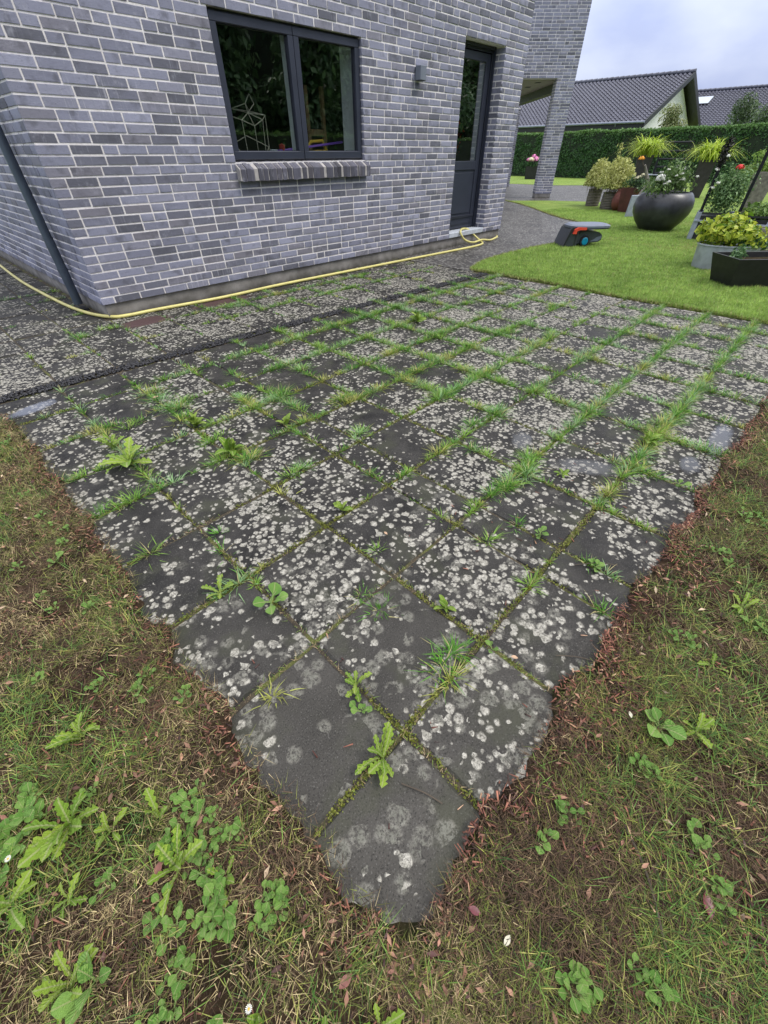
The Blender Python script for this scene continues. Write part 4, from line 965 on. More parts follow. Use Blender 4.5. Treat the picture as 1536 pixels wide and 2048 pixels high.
n = 60; P_ = np.stack([.12+.03*rng.normal(size=n), .0+.03*rng.normal(size=n), rng.uniform(.95, 1.35, n)], 1); cards('shoot', P_, rng.normal(size=(n, 3)), rng.uniform(.05, .1, n), rcol(n, (.34, .37, .09), (.66, .66, .28)), 'foliage', bb, .34, .8)

# --- red pots, driftwood, board
rp = tag(empty('tapered_pot'), 'dark oxblood tapered square pot beside the bowl', 'planter'); at(rp, 12.72, -.30, -.35)
MB().frustum((0, 0), .17, .17, .22, .22, 0, .50, True).build('pot', 'oxblood', rp); clump(rp, (0, 0, .62), (.20, .20, .16), 420, ((.03, .07, .03), (.10, .18, .07)), (.04, .08))
for k in range(4): blossom(rp, (rng.uniform(-.15, .15), rng.uniform(-.15, .15), rng.uniform(.66, .8)), .05, 'cream_fl', 16)
cp = tag(empty('clay_pot'), 'rounded red clay pot squeezed between basket and oxblood pot', 'planter'); at(cp, 13.05, .10)
MB().lathe([(0, 0), (.10, 0), (.17, .10), (.185, .22), (.15, .34), (.11, .42), (.13, .46), (.10, .455), (0, .43)], 28).build('pot', 'clay', cp, smooth=True); clump(cp, (0, 0, .52), (.08, .08, .08), 90, ((.05, .10, .03), (.1, .2, .06)), (.03, .06))
dw = tag(empty('driftwood_stump'), 'pale driftwood branch with orange flower leaning behind the bowl', 'driftwood'); at(dw, 12.35, -.62)
m = MB(); m.tube([(-.12, .1, 0), (-.02, .03, .35), (.10, -.03, .62), (-.06, .12, .95)], [.06, .055, .05, .02], 9); m.tube([(.10, -.03, .55), (.30, -.22, .42), (.42, -.35, .50)], [.045, .04, .02], 8); m.build('branch', 'oldwood', dw)
m = MB(); m.tube([(-.06, .12, .9), (-.12, .22, 1.06)], .008, 6); m.build('stem', 'bark', dw); blossom(dw, (-.12, .22, 1.06), .062, 'orange_fl', 40); clump(dw, (.1, -.05, .5), (.2, .2, .12), 160, ((.04, .09, .03), (.14, .22, .09)), (.04, .08))
gb = tag(MB().box((-.17, -.02, 0), (.17, .02, .42), cut=.006).build('grey_board', 'greyboard'), 'short pale grey board propped upright beside the bowl', 'board'); at(gb, 11.75, -.72, -.5); gb.rotation_euler = (.06, 0, -.5)

# --- tall tapered planters with arching grass
def tallpot(x, y, rz, label, mat='brown_pl', h=.98, grass=True):
    t = tag(empty('tall_planter'), label, 'planter'); at(t, x, y, rz)
    MB().frustum((0, 0), .165, .165, .245, .245, 0, h, True, .025).build('pot', mat, t)
    if grass: fountain(t, h-.05, 520, 1.0, ((.28, .42, .04), (.66, .76, .12)), .026, .12, 'grass', (.7, 1.8), (.0, .40))
    return t
tallpot(18.2, 1.45, .35, 'tall tapered planter of lime green grass in front of the hedge, behind the driftwood', h=1.10)
tallpot(18.95, -.30, .2, 'tall tapered planter of lime green grass next to the black planting box')
tallpot(14.6, -2.62, .1, 'tall weathered grey tapered planter without grass behind the trellis boxes', 'oldwood', .80, False)
bx = tag(empty('planting_box'), 'low black planting box with white flowers beside a tall planter', 'planter'); at(bx, 19.0, .55, -.1)
MB().frustum((0, 0), .30, .34, .33, .37, 0, .55, True).build('box', 'black_pl', bx); clump(bx, (0, 0, .64), (.3, .3, .16), 500, ((.05, .11, .04), (.2, .3, .1)), (.05, .09))
for k in range(9): blossom(bx, (rng.uniform(-.28, .28), rng.uniform(-.28, .28), rng.uniform(.66, .82)), .05, 'white_fl', 14)
rk = tag(empty('metal_rack'), 'black tubular plant rack with horizontal rungs before the hedge', 'rack'); at(rk, 20.6, 1.25, -1.15)
for s_ in (-.48, .48): MB().tube([(s_, 0, 0), (s_, .0, 1.46)], .036, 8).build('leg', 'blackmetal', rk)
for z in (.58, .76, .98, 1.20, 1.44): MB().tube([(-.48, 0, z), (.48, 0, z)], .03, 8).build('rung', 'blackmetal', rk)
bn = tag(empty('garden_bench'), 'grey wooden garden bench half hidden behind the bowl', 'bench'); at(bn, 20.2, 1.9, -1.15)
for k in range(4): MB().box((-.75, -.22+.12*k, .52), (.75, -.12+.12*k, .55), cut=.004).build('slat', 'greyboard', bn)
for s_ in (-.68, .68): MB().box((s_-.03, -.2, 0), (s_+.03, -.14, .519)).build('leg', 'greyboard', bn); MB().box((s_-.03, .14, 0), (s_+.03, .2, .519)).build('leg', 'greyboard', bn)

# --- trellis boxes
def tbox(x, y, label, plant):
    t = tag(empty('trellis_box'), label, 'planter'); at(t, x, y, R_(-90)+.17)   # local x runs along the front, local -y... front faces the camera
    W, Dp, H = .545, .42, .40
    MB().box((.012, .012, .015), (W-.012, Dp-.012, H-.05)).build('box', 'black_pl', t)
    for (a, b) in ((0, .075), (W-.075, W)):
        MB().box((a, -.006, 0), (b, .0115, H), cut=.004).build('corner_board', 'greyboard', t); MB().box((a, Dp-.0115, 0), (b, Dp+.006, H), cut=.004).build('corner_board', 'greyboard', t)
    for yy in (.012, Dp-.08): MB().box((-.006, yy, 0), (.0115, yy+.068, H-.002), cut=.004).build('corner_board', 'greyboard', t)
    MB().box((.0, -.022, H*.66), (W, -.0065, H*.66+.028), cut=.004).build('batten', 'greyboard', t)
    MB().box((.0, -.004, H-.03), (W, .011, H-.001)).build('top_rail', 'black_pl', t)
    pl0, pl1 = (.04, .19), (W-.04, .19)
    for (px, py) in ((pl0,) if plant == 'bush' else (pl0, pl1)): MB().tube([(px, py, .1), (px+.005, py, 1.33)], .024, 8).build('pole', 'blackmetal', t)
    if plant == 'bush':
        clump(t, (.28, .30, .62), (.34, .28, .40), 3800, ((.07, .15, .05), (.26, .40, .16)), (.03, .065), shell=.6)
        clump(t, (.04, .19, 1.12), (.07, .07, .26), 520, ((.012, .014, .010), (.05, .05, .035)), (.03, .06), 'dry_vine')
        MB().tube([(.30, .22, .6), (.33, .2, .98)], .004, 5).build('stem', 'bark', t); f_ = blossom(t, (.33, .2, .98), .055, 'red_fl', 30); 
        for q in ((.06, .1, .72), (.02, .12, .95), (.12, .1, .78), (.10, .14, 1.12)): blossom(t, q, .035, 'white_fl', 12)
    else: clump(t, (.28, .22, .44), (.26, .2, .12), 900, ((.08, .16, .03), (.25, .38, .08)), (.05, .10))
    return t
tbox(8.90, -2.69, 'black box with grey corner boards, trellis poles, dense green bush and red flower', 'bush')
tbox(8.79, -3.27, 'black box with grey corner boards and low leafy plants at the picture edge', 'low')
sb = tree('round_shrub', (24.6, -1.35, 0), 'rounded light green shrub behind the trellis poles', (0, 0, .62), (.95, .95, .55), 3800, ((.10, .18, .03), (.28, .40, .09)), .3, (.07, .13), 10, 14)

# --- galvanised tub and black trough in front
tb = tag(empty('zinc_tub'), 'oval galvanised tub full of yellow green leaves', 'planter'); at(tb, 6.60, -3.70, -.80)
MB().lathe([(0, 0), (.92, 0), (.93, .012), (1.0, .255), (1.03, .262), (1.03, .275), (.985, .275), (.97, .2), (0, .2)], 48, .40, .27).build('tub', 'zinctub', tb, smooth=False)
MB().tube([(.39, -.06, .24), (.45, -.06, .27), (.46, 0, .29), (.45, .06, .27), (.39, .06, .24)], .009, 8).build('handle', 'zinctub', tb)
clump(tb, (-.02, 0, .40), (.37, .26, .18), 1500, ((.10, .22, .02), (.58, .62, .07)), (.05, .10), aspect=.55, shell=.55)
clump(tb, (.22, -.12, .32), (.16, .12, .11), 500, ((.05, .14, .05), (.14, .26, .10)), (.04, .08), 'herb')
tr_ = tag(empty('black_trough'), 'black tapered planter trough in front of the zinc tub', 'planter'); at(tr_, 5.455+.34, -3.99-.20, R_(-44.6), .0)
MB().frustum((.0, .0), .38, .17, .46, .24, 0, .30, True, .022).build('trough', 'black_pl', tr_)
MB().box((-.385, -.20, .245), (.385, .20, .25)).build('potting_soil', 'soil', tr_)
clump(tr_, (-.25, .05, .31), (.12, .08, .07), 160, ((.06, .14, .05), (.16, .28, .1)), (.03, .06), 'herb')
pb = tag(empty('weathered_crate'), 'weathered wooden crate at the right picture edge behind the zinc tub', 'crate'); at(pb, 7.55, -4.05, .4)
for k in range(5): MB().box((-.3, -.3, .02+.078*k), (.3, -.282, .09+.078*k), cut=.004).build('board', 'oldwood', pb); MB().box((-.3, -.2815, .02+.078*k), (-.282, .3, .09+.078*k), cut=.004).build('board', 'oldwood', pb)
for (a, b) in ((-.275, -.275), (.275, -.275), (-.275, .275)): MB().box((a-.006, b-.006, 0), (a+.03, b+.03, .42)).build('post', 'oldwood', pb)

# --- pink hydrangea far away by the terrace
hy = tag(empty('hydrangea_pot'), 'pink hydrangea in a square black pot beyond the terrace pillar', 'planter'); at(hy, 27.4, 10.5, .3)
MB().frustum((0, 0), .30, .30, .34, .34, 0, .58, True).build('pot', 'black_pl', hy); clump(hy, (0, 0, .68), (.36, .36, .15), 420, ((.02, .07, .02), (.07, .15, .05)), (.07, .14))
for k in range(14): a = rng.uniform(0, 6.28); r_ = .34*math.sqrt(rng.random()); blossom(hy, (r_*math.cos(a), r_*math.sin(a), .82+.22*(1-r_/.34)), .13, 'pink_fl' if k < 9 else 'cream_fl', 24)

# ================================================================== GRASS, WEEDS, CHIPS
# --- lawn blades in the back garden
def in_poly(x, y, poly):
    c = np.zeros(len(x), bool); n = len(poly)
    for i in range(n):
        (x0, y0), (x1, y1) = poly[i], poly[(i+1) % n]; k = ((y0 > y) != (y1 > y)) & (x < (x1-x0)*(y-y0)/((y1-y0) or 1e-9)+x0); c ^= k
    return c
n = 620000; u = rng.random(n)**1.7; x = 4.12+u*8.5; y = rng.uniform(-6.2, 1.5, n)
k = in_poly(x, y, LAWN_A) & (y < 2) & (y > -4.9-.12*(x-4)); x, y = x[k], y[k]; n = len(x)
f = fnoise(x, y, 1.4, 3); f = np.clip(f*.5+1.1*(fnoise(x, y, 9, 4)-.25)*.6+.6*(fnoise(x, y, 24, 6)-.3), 0, 1); c = np.array((.10, .20, .025))*(1-f[:, None])+np.array((.40, .56, .13))*f[:, None]; c *= rng.uniform(.65, 1.35, (n, 1)); dry = rng.random(n) < .05+.25*np.clip((fnoise(x, y, .9, 8)-.58)*4, 0, 1); c[dry] = np.array((.40, .34, .15))*rng.uniform(.7, 1.2, (dry.sum(), 1))
edge = (x < 4.3); 
tag(strands('lawn_grass', np.stack([x, y, np.full(n, .010)], 1), rng.uniform(.016, .040, n)*(.6+.9*f), rng.uniform(.004, .008, n), rng.uniform(0, 6.28, n), rng.uniform(.2, 1.2, n), c, 'grass'), 'short bright green mown lawn grass', 'grass', kind='stuff')

E_ = LAWN_A[1:17]; seg = [(E_[i], E_[i+1]) for i in range(len(E_)-1)]; ln = np.array([math.dist(*q) for q in seg]); k = rng.choice(len(seg), 15000, p=ln/ln.sum()); t = rng.random(15000)[:, None]
A_ = np.array([q[0] for q in seg])[k]; B_ = np.array([q[1] for q in seg])[k]; p = A_+(B_-A_)*t; off = (fnoise(p[:, 0], p[:, 1], 6, 5)-.5)*.10+rng.normal(size=len(p))*.02; p = p+off[:, None]*np.array([[.7, .7]]); n = len(p)
c = rcol(n, (.14, .24, .035), (.42, .48, .13)); dk = rng.random(n) < .35; c[dk] = rcol(dk.sum(), (.20, .15, .08), (.42, .34, .18))
tag(strands('lawn_rim', np.column_stack([p, np.full(n, .006)]), rng.uniform(.02, .055, n), rng.uniform(.004, .008, n), rng.uniform(0, 6.28, n), rng.uniform(.3, 1.4, n), c, 'grass'), 'ragged grass rim hanging over the paving edge', 'grass', kind='stuff')
# --- near lawn: dry thatch, green blades
def near_area(n, ext=True):
    a = rng.random(n); P = []
    nl = int(n*.42); y = -5.2+3.6*rng.random(nl)**1.0; x = -1.09-rng.random(nl)**1.4*.95; P.append(np.stack([x, y], 1))
    nr = int(n*.46); x = -1.15+rng.random(nr)**1.35*4.0; y = -4.79-rng.random(nr)**1.3*1.05; P.append(np.stack([x, y], 1))
    no = n-nl-nr; x = rng.uniform(-3.5, 5, no); y = np.where(rng.random(no) < .5, rng.uniform(-7, -4.9, no), rng.uniform(-7, -1.8, no)); ok = (y < -4.9) | (x < -1.2); P.append(np.stack([x[ok], y[ok]], 1))
    return np.concatenate(P)
EL = np.array([edge_left(v) for v in np.linspace(-8, -1.6, 800)]); ER = np.array([edge_right(v) for v in np.linspace(-1.3, 5, 800)])
def outside(p, m=0.0):
    el = np.interp(p[:, 1], np.linspace(-8, -1.6, 800), EL); er = np.interp(p[:, 0], np.linspace(-1.3, 5, 800), ER)
    return np.maximum(el-p[:, 0], er-p[:, 1])        # metres beyond the patio edge
def soilz(p): return .011+.014*fnoise(p[:, 0], p[:, 1], 6)
p = near_area(560000); d = outside(p); keep = d > rng.normal(-.003, .020, len(p)); p, d = p[keep], d[keep]
pile = fnoise(p[:, 0], p[:, 1], 5, 21)*.6+fnoise(p[:, 0], p[:, 1], 17, 23)*.4; keep = rng.random(len(p)) < np.clip(.6+3.4*(pile-.46), .18, 1)*np.clip(.35+d/.18, .35, 1); p, d = p[keep], d[keep]; n = len(p)
straw = np.clip((.4*fnoise(p[:, 0], p[:, 1], 3.2, 27)+.6*fnoise(p[:, 0], p[:, 1], 12, 28))*2.4-.90+np.where(p[:, 0] < -1.0, .25, -.25)+np.clip((p[:, 1]+3.8)*.25, 0, .3), .03, 1)
c = rcol(n, (.055, .034, .022), (.19, .12, .070), .3); k = rng.random(n) < straw*.55; c[k] = rcol(k.sum(), (.32, .245, .115), (.62, .50, .27), .2)
g_ = rng.random(n) < np.clip((.4*fnoise(p[:, 0], p[:, 1], 4.2, 31)+.6*fnoise(p[:, 0], p[:, 1], 14, 33))*1.5-.45, .08, .6); c[g_] = rcol(g_.sum(), (.10, .13, .028), (.26, .28, .065), .2); dk = rng.random(n) < .25; c[dk] *= .3
P3 = np.column_stack([p, soilz(p)+rng.uniform(0, .014, n)])
tag(strands('dry_grass', P3, rng.uniform(.010, .045, n), rng.uniform(.0008, .0019, n), rng.uniform(0, 6.28, n), rng.uniform(.8, 1.6, n), c, 'thatch'), 'matted dry brown grass thatch around the patio', 'grass', kind='stuff')
p = near_area(190000); d = outside(p); keep = d > .015; p, d = p[keep], d[keep]
gn = .45*fnoise(p[:, 0], p[:, 1], 4.2, 31)+.55*fnoise(p[:, 0], p[:, 1], 9, 35); g2 = fnoise(p[:, 0], p[:, 1], 22, 37)
rightness = np.clip((p[:, 0]+1.1)*.9, 0, 1)*.16+np.clip((-4.95-p[:, 1])*1.2, 0, .25)
keep = rng.random(len(p)) < np.clip((gn*.9+g2*1.0-1.04+rightness*.7)*4.0, 0.02, .85)*np.clip(d/.10, .1, 1); p, d, gn = p[keep], d[keep], gn[keep]; n = len(p)
c = rcol(n, (.040, .12, .022), (.20, .34, .065), .3); yl = rng.random(n) < .25; c[yl] = rcol(yl.sum(), (.30, .34, .07), (.46, .44, .13))
az = rng.uniform(0, 6.28, n); P3 = np.column_stack([p, soilz(p)])
tag(blades('lawn_grass', P3, rng.uniform(.02, .062, n), rng.uniform(.0011, .0025, n), az, rng.uniform(.35, 1.25, n), rng.uniform(.1, .7, n), c, 'grass'), 'thin green grass growing through thatch beside the patio', 'grass', kind='stuff')

# --- grass tufts in the joints
J = []
def strength(x, y):
    near = max(0, 1-math.hypot(x+1.0, y+4.7)/2.3); far = min(1, max(0, (x+.9)/2.4))
    return float(fnoise(x, y, 1.3, 51))*.9+float(fnoise(x, y, 5.0, 57))*1.3-.98+.30*far+(.10 if y > -3.0 and x < 2.6 else 0)-.62*near
def add_line(a, b, axis, c, dens=1.0, off=0.0):
    t = a
    while t < b:
        t += rng.uniform(.02, .075); x, y = (t, c) if axis == 'x' else (c, t)
        s_ = strength(x, y)+off+(.05 if axis == 'x' else -.03)+rng.normal()*.20
        if axis == 'x' and c < -4.0 and x > .45: s_ += (.30 if c < -4.4 else .24)*min(1, (x-.45)/.5)
        if axis == 'x' and abs(c+1.755) < .01 and -.1 < x < 3.4: s_ += .18
        if s_ > .12: J.append((x, y, min(s_*1.15*dens, .72), 0 if axis == 'x' else 1))
for yv in YL[1:]: add_line(XL[0], XL[-1], 'x', yv)
for xv in XL[1:-1]: add_line(YL[0], -1.45, 'y', xv)
add_line(-1.1, 4.1, 'x', -.80, .7, -.18); add_line(.3, 4.0, 'x', -.42, .7, -.12)
for xv in xs:
    if -1 < xv < 4: add_line(-1.2, -.1, 'y', xv, .6, -.24)
for yv in (.41, .81, 1.21, 1.61): add_line(-1.1, -.1, 'x', yv, .6, -.15)
# heavier clumps where the photograph shows them
for (x, y, s_) in ((-.40, -2.05, 1.0), (-.38, -2.25, .9), (-.42, -2.4, .8), (-.62, -2.25, .7), (-.42, -1.9, 1.0), (.42, -2.9, .9), (.56, -2.3, .9), (.2, -2.55, 1.0), (.95, -3.72, 1.0), (.85, -3.35, 1.0), (.75, -3.70, .8), (.62, -4.13, .9), (.50, -4.17, .9),
                  (.33, -4.14, .7), (1.5, -4.50, .9), (1.35, -3.75, .8), (-.40, -2.75, .8), (-.36, -3.05, .9), (-.25, -3.33, .7), (-.35, -.36, .9), (-.15, -.30, .8), (.02, -.55, .5), (.98, -.48, .8), (1.15, -.52, .7), (1.30, -.72, .4), (-.55, -4.17, .55), (-.58, -4.10, .5), (-.55, -4.50, .75), (-.95, -4.17, .45),
                  (1.9, -2.6, .9), (2.5, -3.3, .9), (2.3, -3.0, .8), (3.3, -2.9, .9), (2.8, -2.2, .8), (.2, -3.30, .7), (.16, -3.72, .5), (-.33, -4.0, .5), (.0, -4.25, .6), (-.05, -4.05, .6), (-.78, -3.45, .4), (.22, -4.33, .45)):
    for k in range(3 if s_ > .6 else 1): J.append((x+rng.normal()*.03, y+rng.normal()*.015, s_*.85, 0))
J = np.array(J); S = J[:, 2]; rep_ = np.clip((9+70*S*rng.uniform(.5, 1.4, len(J))).astype(int), 5, 90); K = np.repeat(np.arange(len(J)), rep_); n = len(K)
ang = rng.uniform(0, 6.28, n); rr = np.abs(rng.normal(size=n))*(.004+.024*S[K]); ex_ = np.where(J[K, 3] == 0, 1.7, .8); ey_ = np.where(J[K, 3] == 0, .8, 1.7)
px_ = J[K, 0]+rr*np.cos(ang)*ex_; py_ = J[K, 1]+rr*np.sin(ang)*ey_
hh = (.013+.060*S[K])*rng.uniform(.55, 1.25, n); tc_ = rng.random((len(J), 1))
tcol = np.where(tc_ < .4, np.array([[.10, .26, .03]]), np.where(tc_ < .7, np.array([[.20, .36, .05]]), np.where(tc_ < .9, np.array([[.25, .41, .18]]), np.array([[.36, .38, .09]]))))
c = tcol[K]*rng.uniform(.55, 1.45, (n, 1)); yl = rng.random(n) < .10; c[yl] = rcol(yl.sum(), (.40, .36, .16), (.55, .48, .24))
tag(blades('joint_grass', np.column_stack([px_, py_, np.full(n, -.003)]), hh, rng.uniform(.0020, .0042, n), ang+rng.normal(size=n)*.5, np.clip(.25+rr*24+rng.normal(size=n)*.25, .05, 1.3), rng.uniform(.15, .9, n), c, 'grass'), 'tufts of green grass growing out of the slab joints', 'grass', kind='stuff')
n = 5200; k = rng.random(n) < .5; x = np.where(k, rng.uniform(-1.1, 2.2, n), rng.choice(XL[1:9], n)); y = np.where(k, rng.choice(YL[1:5], n), rng.uniform(-4.8, -2.9, n)); m_ = fnoise(x, y, 3.5, 77) > .42; x, y = x[m_], y[m_]; n = len(x)
c = rcol(n, (.28, .20, .11), (.50, .38, .22)); k = rng.random(n) < .5; c[k] = rcol(k.sum(), (.12, .22, .04), (.28, .38, .08))
tag(strands('joint_straw', np.column_stack([x+rng.normal(size=n)*.006, y+rng.normal(size=n)*.006, rng.uniform(0, .006, n)]), rng.uniform(.008, .028, n), rng.uniform(.0012, .0024, n), rng.uniform(0, 6.28, n), rng.uniform(.5, 1.5, n), c, 'grass'), 'dead straw and seedlings caught in the near joints', 'grass', kind='stuff')
# moss cushions low in the joints
n = 15000; k = rng.random(n) < .5; x = np.where(k, rng.uniform(-1.1, 2.6, n), rng.choice(XL[1:-1], n)); y = np.where(k, rng.choice(YL[1:], n), rng.uniform(-4.8, -1.7, n)); m_ = fnoise(x, y, 2.5, 71) > .45; x, y = x[m_]+rng.normal(size=m_.sum())*.006, y[m_]+rng.normal(size=m_.sum())*.006
n = len(x); c = rcol(n, (.10, .12, .015), (.21, .22, .035)); base = np.column_stack([x, y, rng.uniform(-.004, .004, n)])
cards('moss', np.repeat(base, 5, 0)+rng.normal(size=(n*5, 3))*np.array([.006, .006, .003]), np.tile([0, 0, 1.0], (n*5, 1)), rng.uniform(.004, .009, n*5), np.repeat(c, 5, 0), 'foliage', None, .8, .6)
tag(bpy.data.objects['moss'], 'yellow green moss packed in the slab joints', 'moss', kind='stuff')

# --- bark chips along the patio edge and fallen needles on the slabs
def chips(name, P, L, W, az, col, label, mat='chip', th=.0014):
    n = len(P); ti = rng.normal(size=n)*.30; d = np.stack([np.cos(az)*np.cos(ti), np.sin(az)*np.cos(ti), np.sin(ti)], 1); s = np.stack([-np.sin(az), np.cos(az), rng.normal(size=n)*.3], 1); u = np.cross(d, s)
    V = np.zeros((n, 8, 3), np.float32); q = 0
    for a in (-.5, .5):
        for b in (-.5, .5):
            for e in (0, 1): V[:, q] = P+d*(a*L)[:, None]+s*(b*W*np.where(a > 0, .45, 1.0))[:, None]+u*(e*th); q += 1
    tri = np.array([(0, 1, 3, 2), (4, 6, 7, 5), (0, 4, 5, 1), (2, 3, 7, 6), (1, 5, 7, 3), (0, 2, 6, 4)]); F = ((np.arange(n)*8)[:, None, None]+tri[None]).reshape(-1, 4)
    return tag(obj(name, npmesh(name, V.reshape(-1, 3), F, np.repeat(col[:, None], 8, 1).reshape(-1, 3)), mat), label, 'bark chips', kind='stuff')
# right edge dense band
n = 5200; x = -1.1+rng.random(n)*3.6; kk = rng.random(n) < np.clip((fnoise(x, x*0, 4, 12)-.30)*2.6, .10, 1)*np.clip(.35+.9*(x+1.0), .35, 1); x = x[kk]; n = len(x); y = np.interp(x, np.linspace(-1.3, 5, 800), ER)+.010-np.abs(rng.normal(size=n))*.11*np.clip(2.2*fnoise(x, x*0+4, 5, 13)-.35, .12, 1.4); a = np.column_stack([x, y])
n2 = 700; yy = rng.uniform(-4.85, -2.0, n2); xx = np.interp(yy, np.linspace(-8, -1.6, 800), EL)+.004-np.abs(rng.normal(size=n2))*.05; b = np.column_stack([xx, yy])
p = near_area(15000); d = outside(p); cl = fnoise(p[:, 0], p[:, 1], 5.5, 41); p = p[(d > 0) & (rng.random(len(p)) < np.clip((cl-.45)*3.2, .05, 1))]
e = np.column_stack([rng.uniform(-1.1, 1.2, 70), rng.uniform(-4.8, -4.0, 70)])
P = np.concatenate([a, b, p]); z = soilz(P)+.004+.010*rng.random(len(P)); P3 = np.column_stack([P, z]); P3 = np.concatenate([P3, np.column_stack([e, np.full(len(e), .0075)])]); n = len(P3)
c = rcol(n, (.10, .036, .026), (.30, .125, .082), .3); lt = rng.random(n) < .14; c[lt] = rcol(lt.sum(), (.34, .19, .11), (.50, .32, .21)); dk = rng.random(n) < .2; c[dk] = rcol(dk.sum(), (.04, .02, .018), (.08, .035, .03))
L = rng.uniform(.007, .024, n)*np.where(rng.random(n) < .12, 1.7, 1); chips('bark_chips', P3, L, rng.uniform(.0016, .0050, n), rng.uniform(0, 6.28, n), c, 'reddish bark chips and needles scattered along the patio edge')
p = near_area(5200); d = outside(p); cl = fnoise(p[:, 0], p[:, 1], 6, 43); p = p[(d > .01) & (rng.random(len(p)) < np.clip((cl-.42)*3.5, .06, 1))]; n = len(p)
c = rcol(n, (.16, .07, .05), (.36, .20, .13), .3); k = rng.random(n) < .10; c[k] = rcol(k.sum(), (.40, .29, .19), (.55, .42, .29)); k = rng.random(n) < .25; c[k] = rcol(k.sum(), (.05, .025, .022), (.10, .045, .04))
tag(cards('leaf_litter', np.column_stack([p, soilz(p)+.010+.010*rng.random(n)]), np.tile([0, 0, 1.0], (n, 1)), rng.uniform(.010, .028, n), c, 'chip', None, .38, .45), 'small brown and tan leaf scraps lying in the thin grass', 'leaf litter', kind='stuff')
# dead stems lying about
def twig(pts, r, label, mat='bark'): return tag(MB().tube(spline([(x, y, z) for x, y, z in pts], 5), r, 6).build('twig', mat), label, 'twig')
twig([(-.893, -4.60, .012), (-.868, -4.655, .013), (-.855, -4.70, .012)], .0019, 'thin dark stem lying on the apex slab under the dandelion')
twig([(-.60, -5.03, .03), (-.66, -5.10, .032), (-.76, -5.17, .03)], .0026, 'dry brown twig lying in the grass near the lower picture edge')
twig([(.10, -4.60, .010), (.17, -4.66, .012), (.21, -4.72, .012)], .0017, 'thin dark stem lying across the narrow slab row')
twig([(-.30, -4.72, .010), (-.26, -4.77, .012), (-.24, -4.82, .02)], .0015, 'short dark stem on an edge slab beside the bark chips')
# large fallen leaves
def litter(P, L, label, col, rz):
    V = []; F = []; st = 7
    for k in range(st):
        t = k/(st-1); ww = math.sin(math.pi*min(1, t*.96+.02))*.26; up_ = .10*math.sin(t*2.6)
        V += [(L*(t-.5), -L*ww, L*(up_+.07)), (L*(t-.5), 0, L*up_), (L*(t-.5), L*ww, L*(up_+.05))]
    for k in range(st-1): F += [(3*k, 3*k+1, 3*k+4, 3*k+3), (3*k+1, 3*k+2, 3*k+5, 3*k+4)]
    me = npmesh('fallen_leaf', V, F, None, True); return tag(obj('fallen_leaf', me, col, None, P, (rng.uniform(-.2, .2), rng.uniform(-.2, .2), rz)), label, 'leaf')
M['rust_leaf'] = simple('rust_leaf', (.20, .075, .055), .5, .3, 60, .3); M['tan_leaf'] = simple('tan_leaf', (.46, .30, .19), .6, .25, 60, .3); M['plum_leaf'] = simple('plum_leaf', (.13, .028, .035), .4, .3, 60, .3); M['pale_leaf'] = simple('pale_leaf', (.55, .52, .40), .6, .2, 60, .3)
for (x, y, L, lab, mt) in ((-1.205, -4.74, .030, 'dull reddish fallen leaf in the grass below the patio apex', 'rust_leaf'), (-.62, -5.20, .045, 'dark plum coloured fallen leaf lying in the lower corner grass', 'plum_leaf'), (-.96, -4.86, .028, 'dark purple fallen leaf beside the apex slab', 'plum_leaf'),
                           (-.95, -4.93, .022, 'pale bleached fallen leaf below the apex slab', 'pale_leaf'), (-.40, -4.63, .022, 'small tan fallen leaf lying on an edge slab', 'tan_leaf'), (-.41, -2.02, .040, 'pinkish tan fallen leaf on a slab beside the grass clump', 'tan_leaf'), (.72, -1.98, .035, 'brown fallen leaf on the grassy far slabs', 'rust_leaf'),
                           (-.34, -4.95, .018, 'tiny round cream fallen leaf in the thatch', 'pale_leaf'), (-1.38, -4.33, .03, 'narrow rusty fallen leaf among the left weeds', 'rust_leaf'), (-.28, -3.96, .02, 'small tan leaf caught beside a joint', 'tan_leaf')):
    litter((x, y, .016 if outside(np.array([[x, y]]))[0] < 0 else .034), L, lab, mt, rng.uniform(0, 6))

# --- broad-leaved weeds
def leaf_mesh(kind, seed):
    rs = random.Random(seed); V = []; F = []; st = 15 if kind == 'dand' else 9
    for k in range(st):
        t = k/(st-1)
        if kind == 'dand': wv = (.035+.125*t**.9)*(1.0 if t < .86 else (1-t)/.14*.9+.02); wl = wv*(1.0 if k % 3 else .45)+.012; wr = wv*(1.0 if (k+1) % 3 else .5)+.012; arch = .20*math.sin(t*2.4); ru = .02*math.sin(k*2.4+seed)
        elif kind == 'round': wv = .045 if t < .42 else .045+.24*math.sin(math.pi*min(1, (t-.42)/.58*.93+.05)); wl = wr = wv; arch = .25*math.sin(t*2.0); ru = 0
        else: wv = .04+.16*math.sin(math.pi*min(1, t*.92+.05)); wl = wr = wv; arch = .25*math.sin(t*2.3); ru = .012*math.sin(k*2.1)
        V += [(t, -wl, arch+.35*wl+ru), (t, 0, arch), (t, wr, arch+.35*wr-ru)]
    for k in range(st-1): F += [(3*k, 3*k+3, 3*k+4, 3*k+1), (3*k+1, 3*k+4, 3*k+5, 3*k+2)]
    me = npmesh('leaf', V, F, None, True); me.materials.append(M['dand' if kind != 'round' else 'round']); return me
LM = {k: [leaf_mesh(k, s) for s in range(3)] for k in ('dand', 'round', 'lance')}
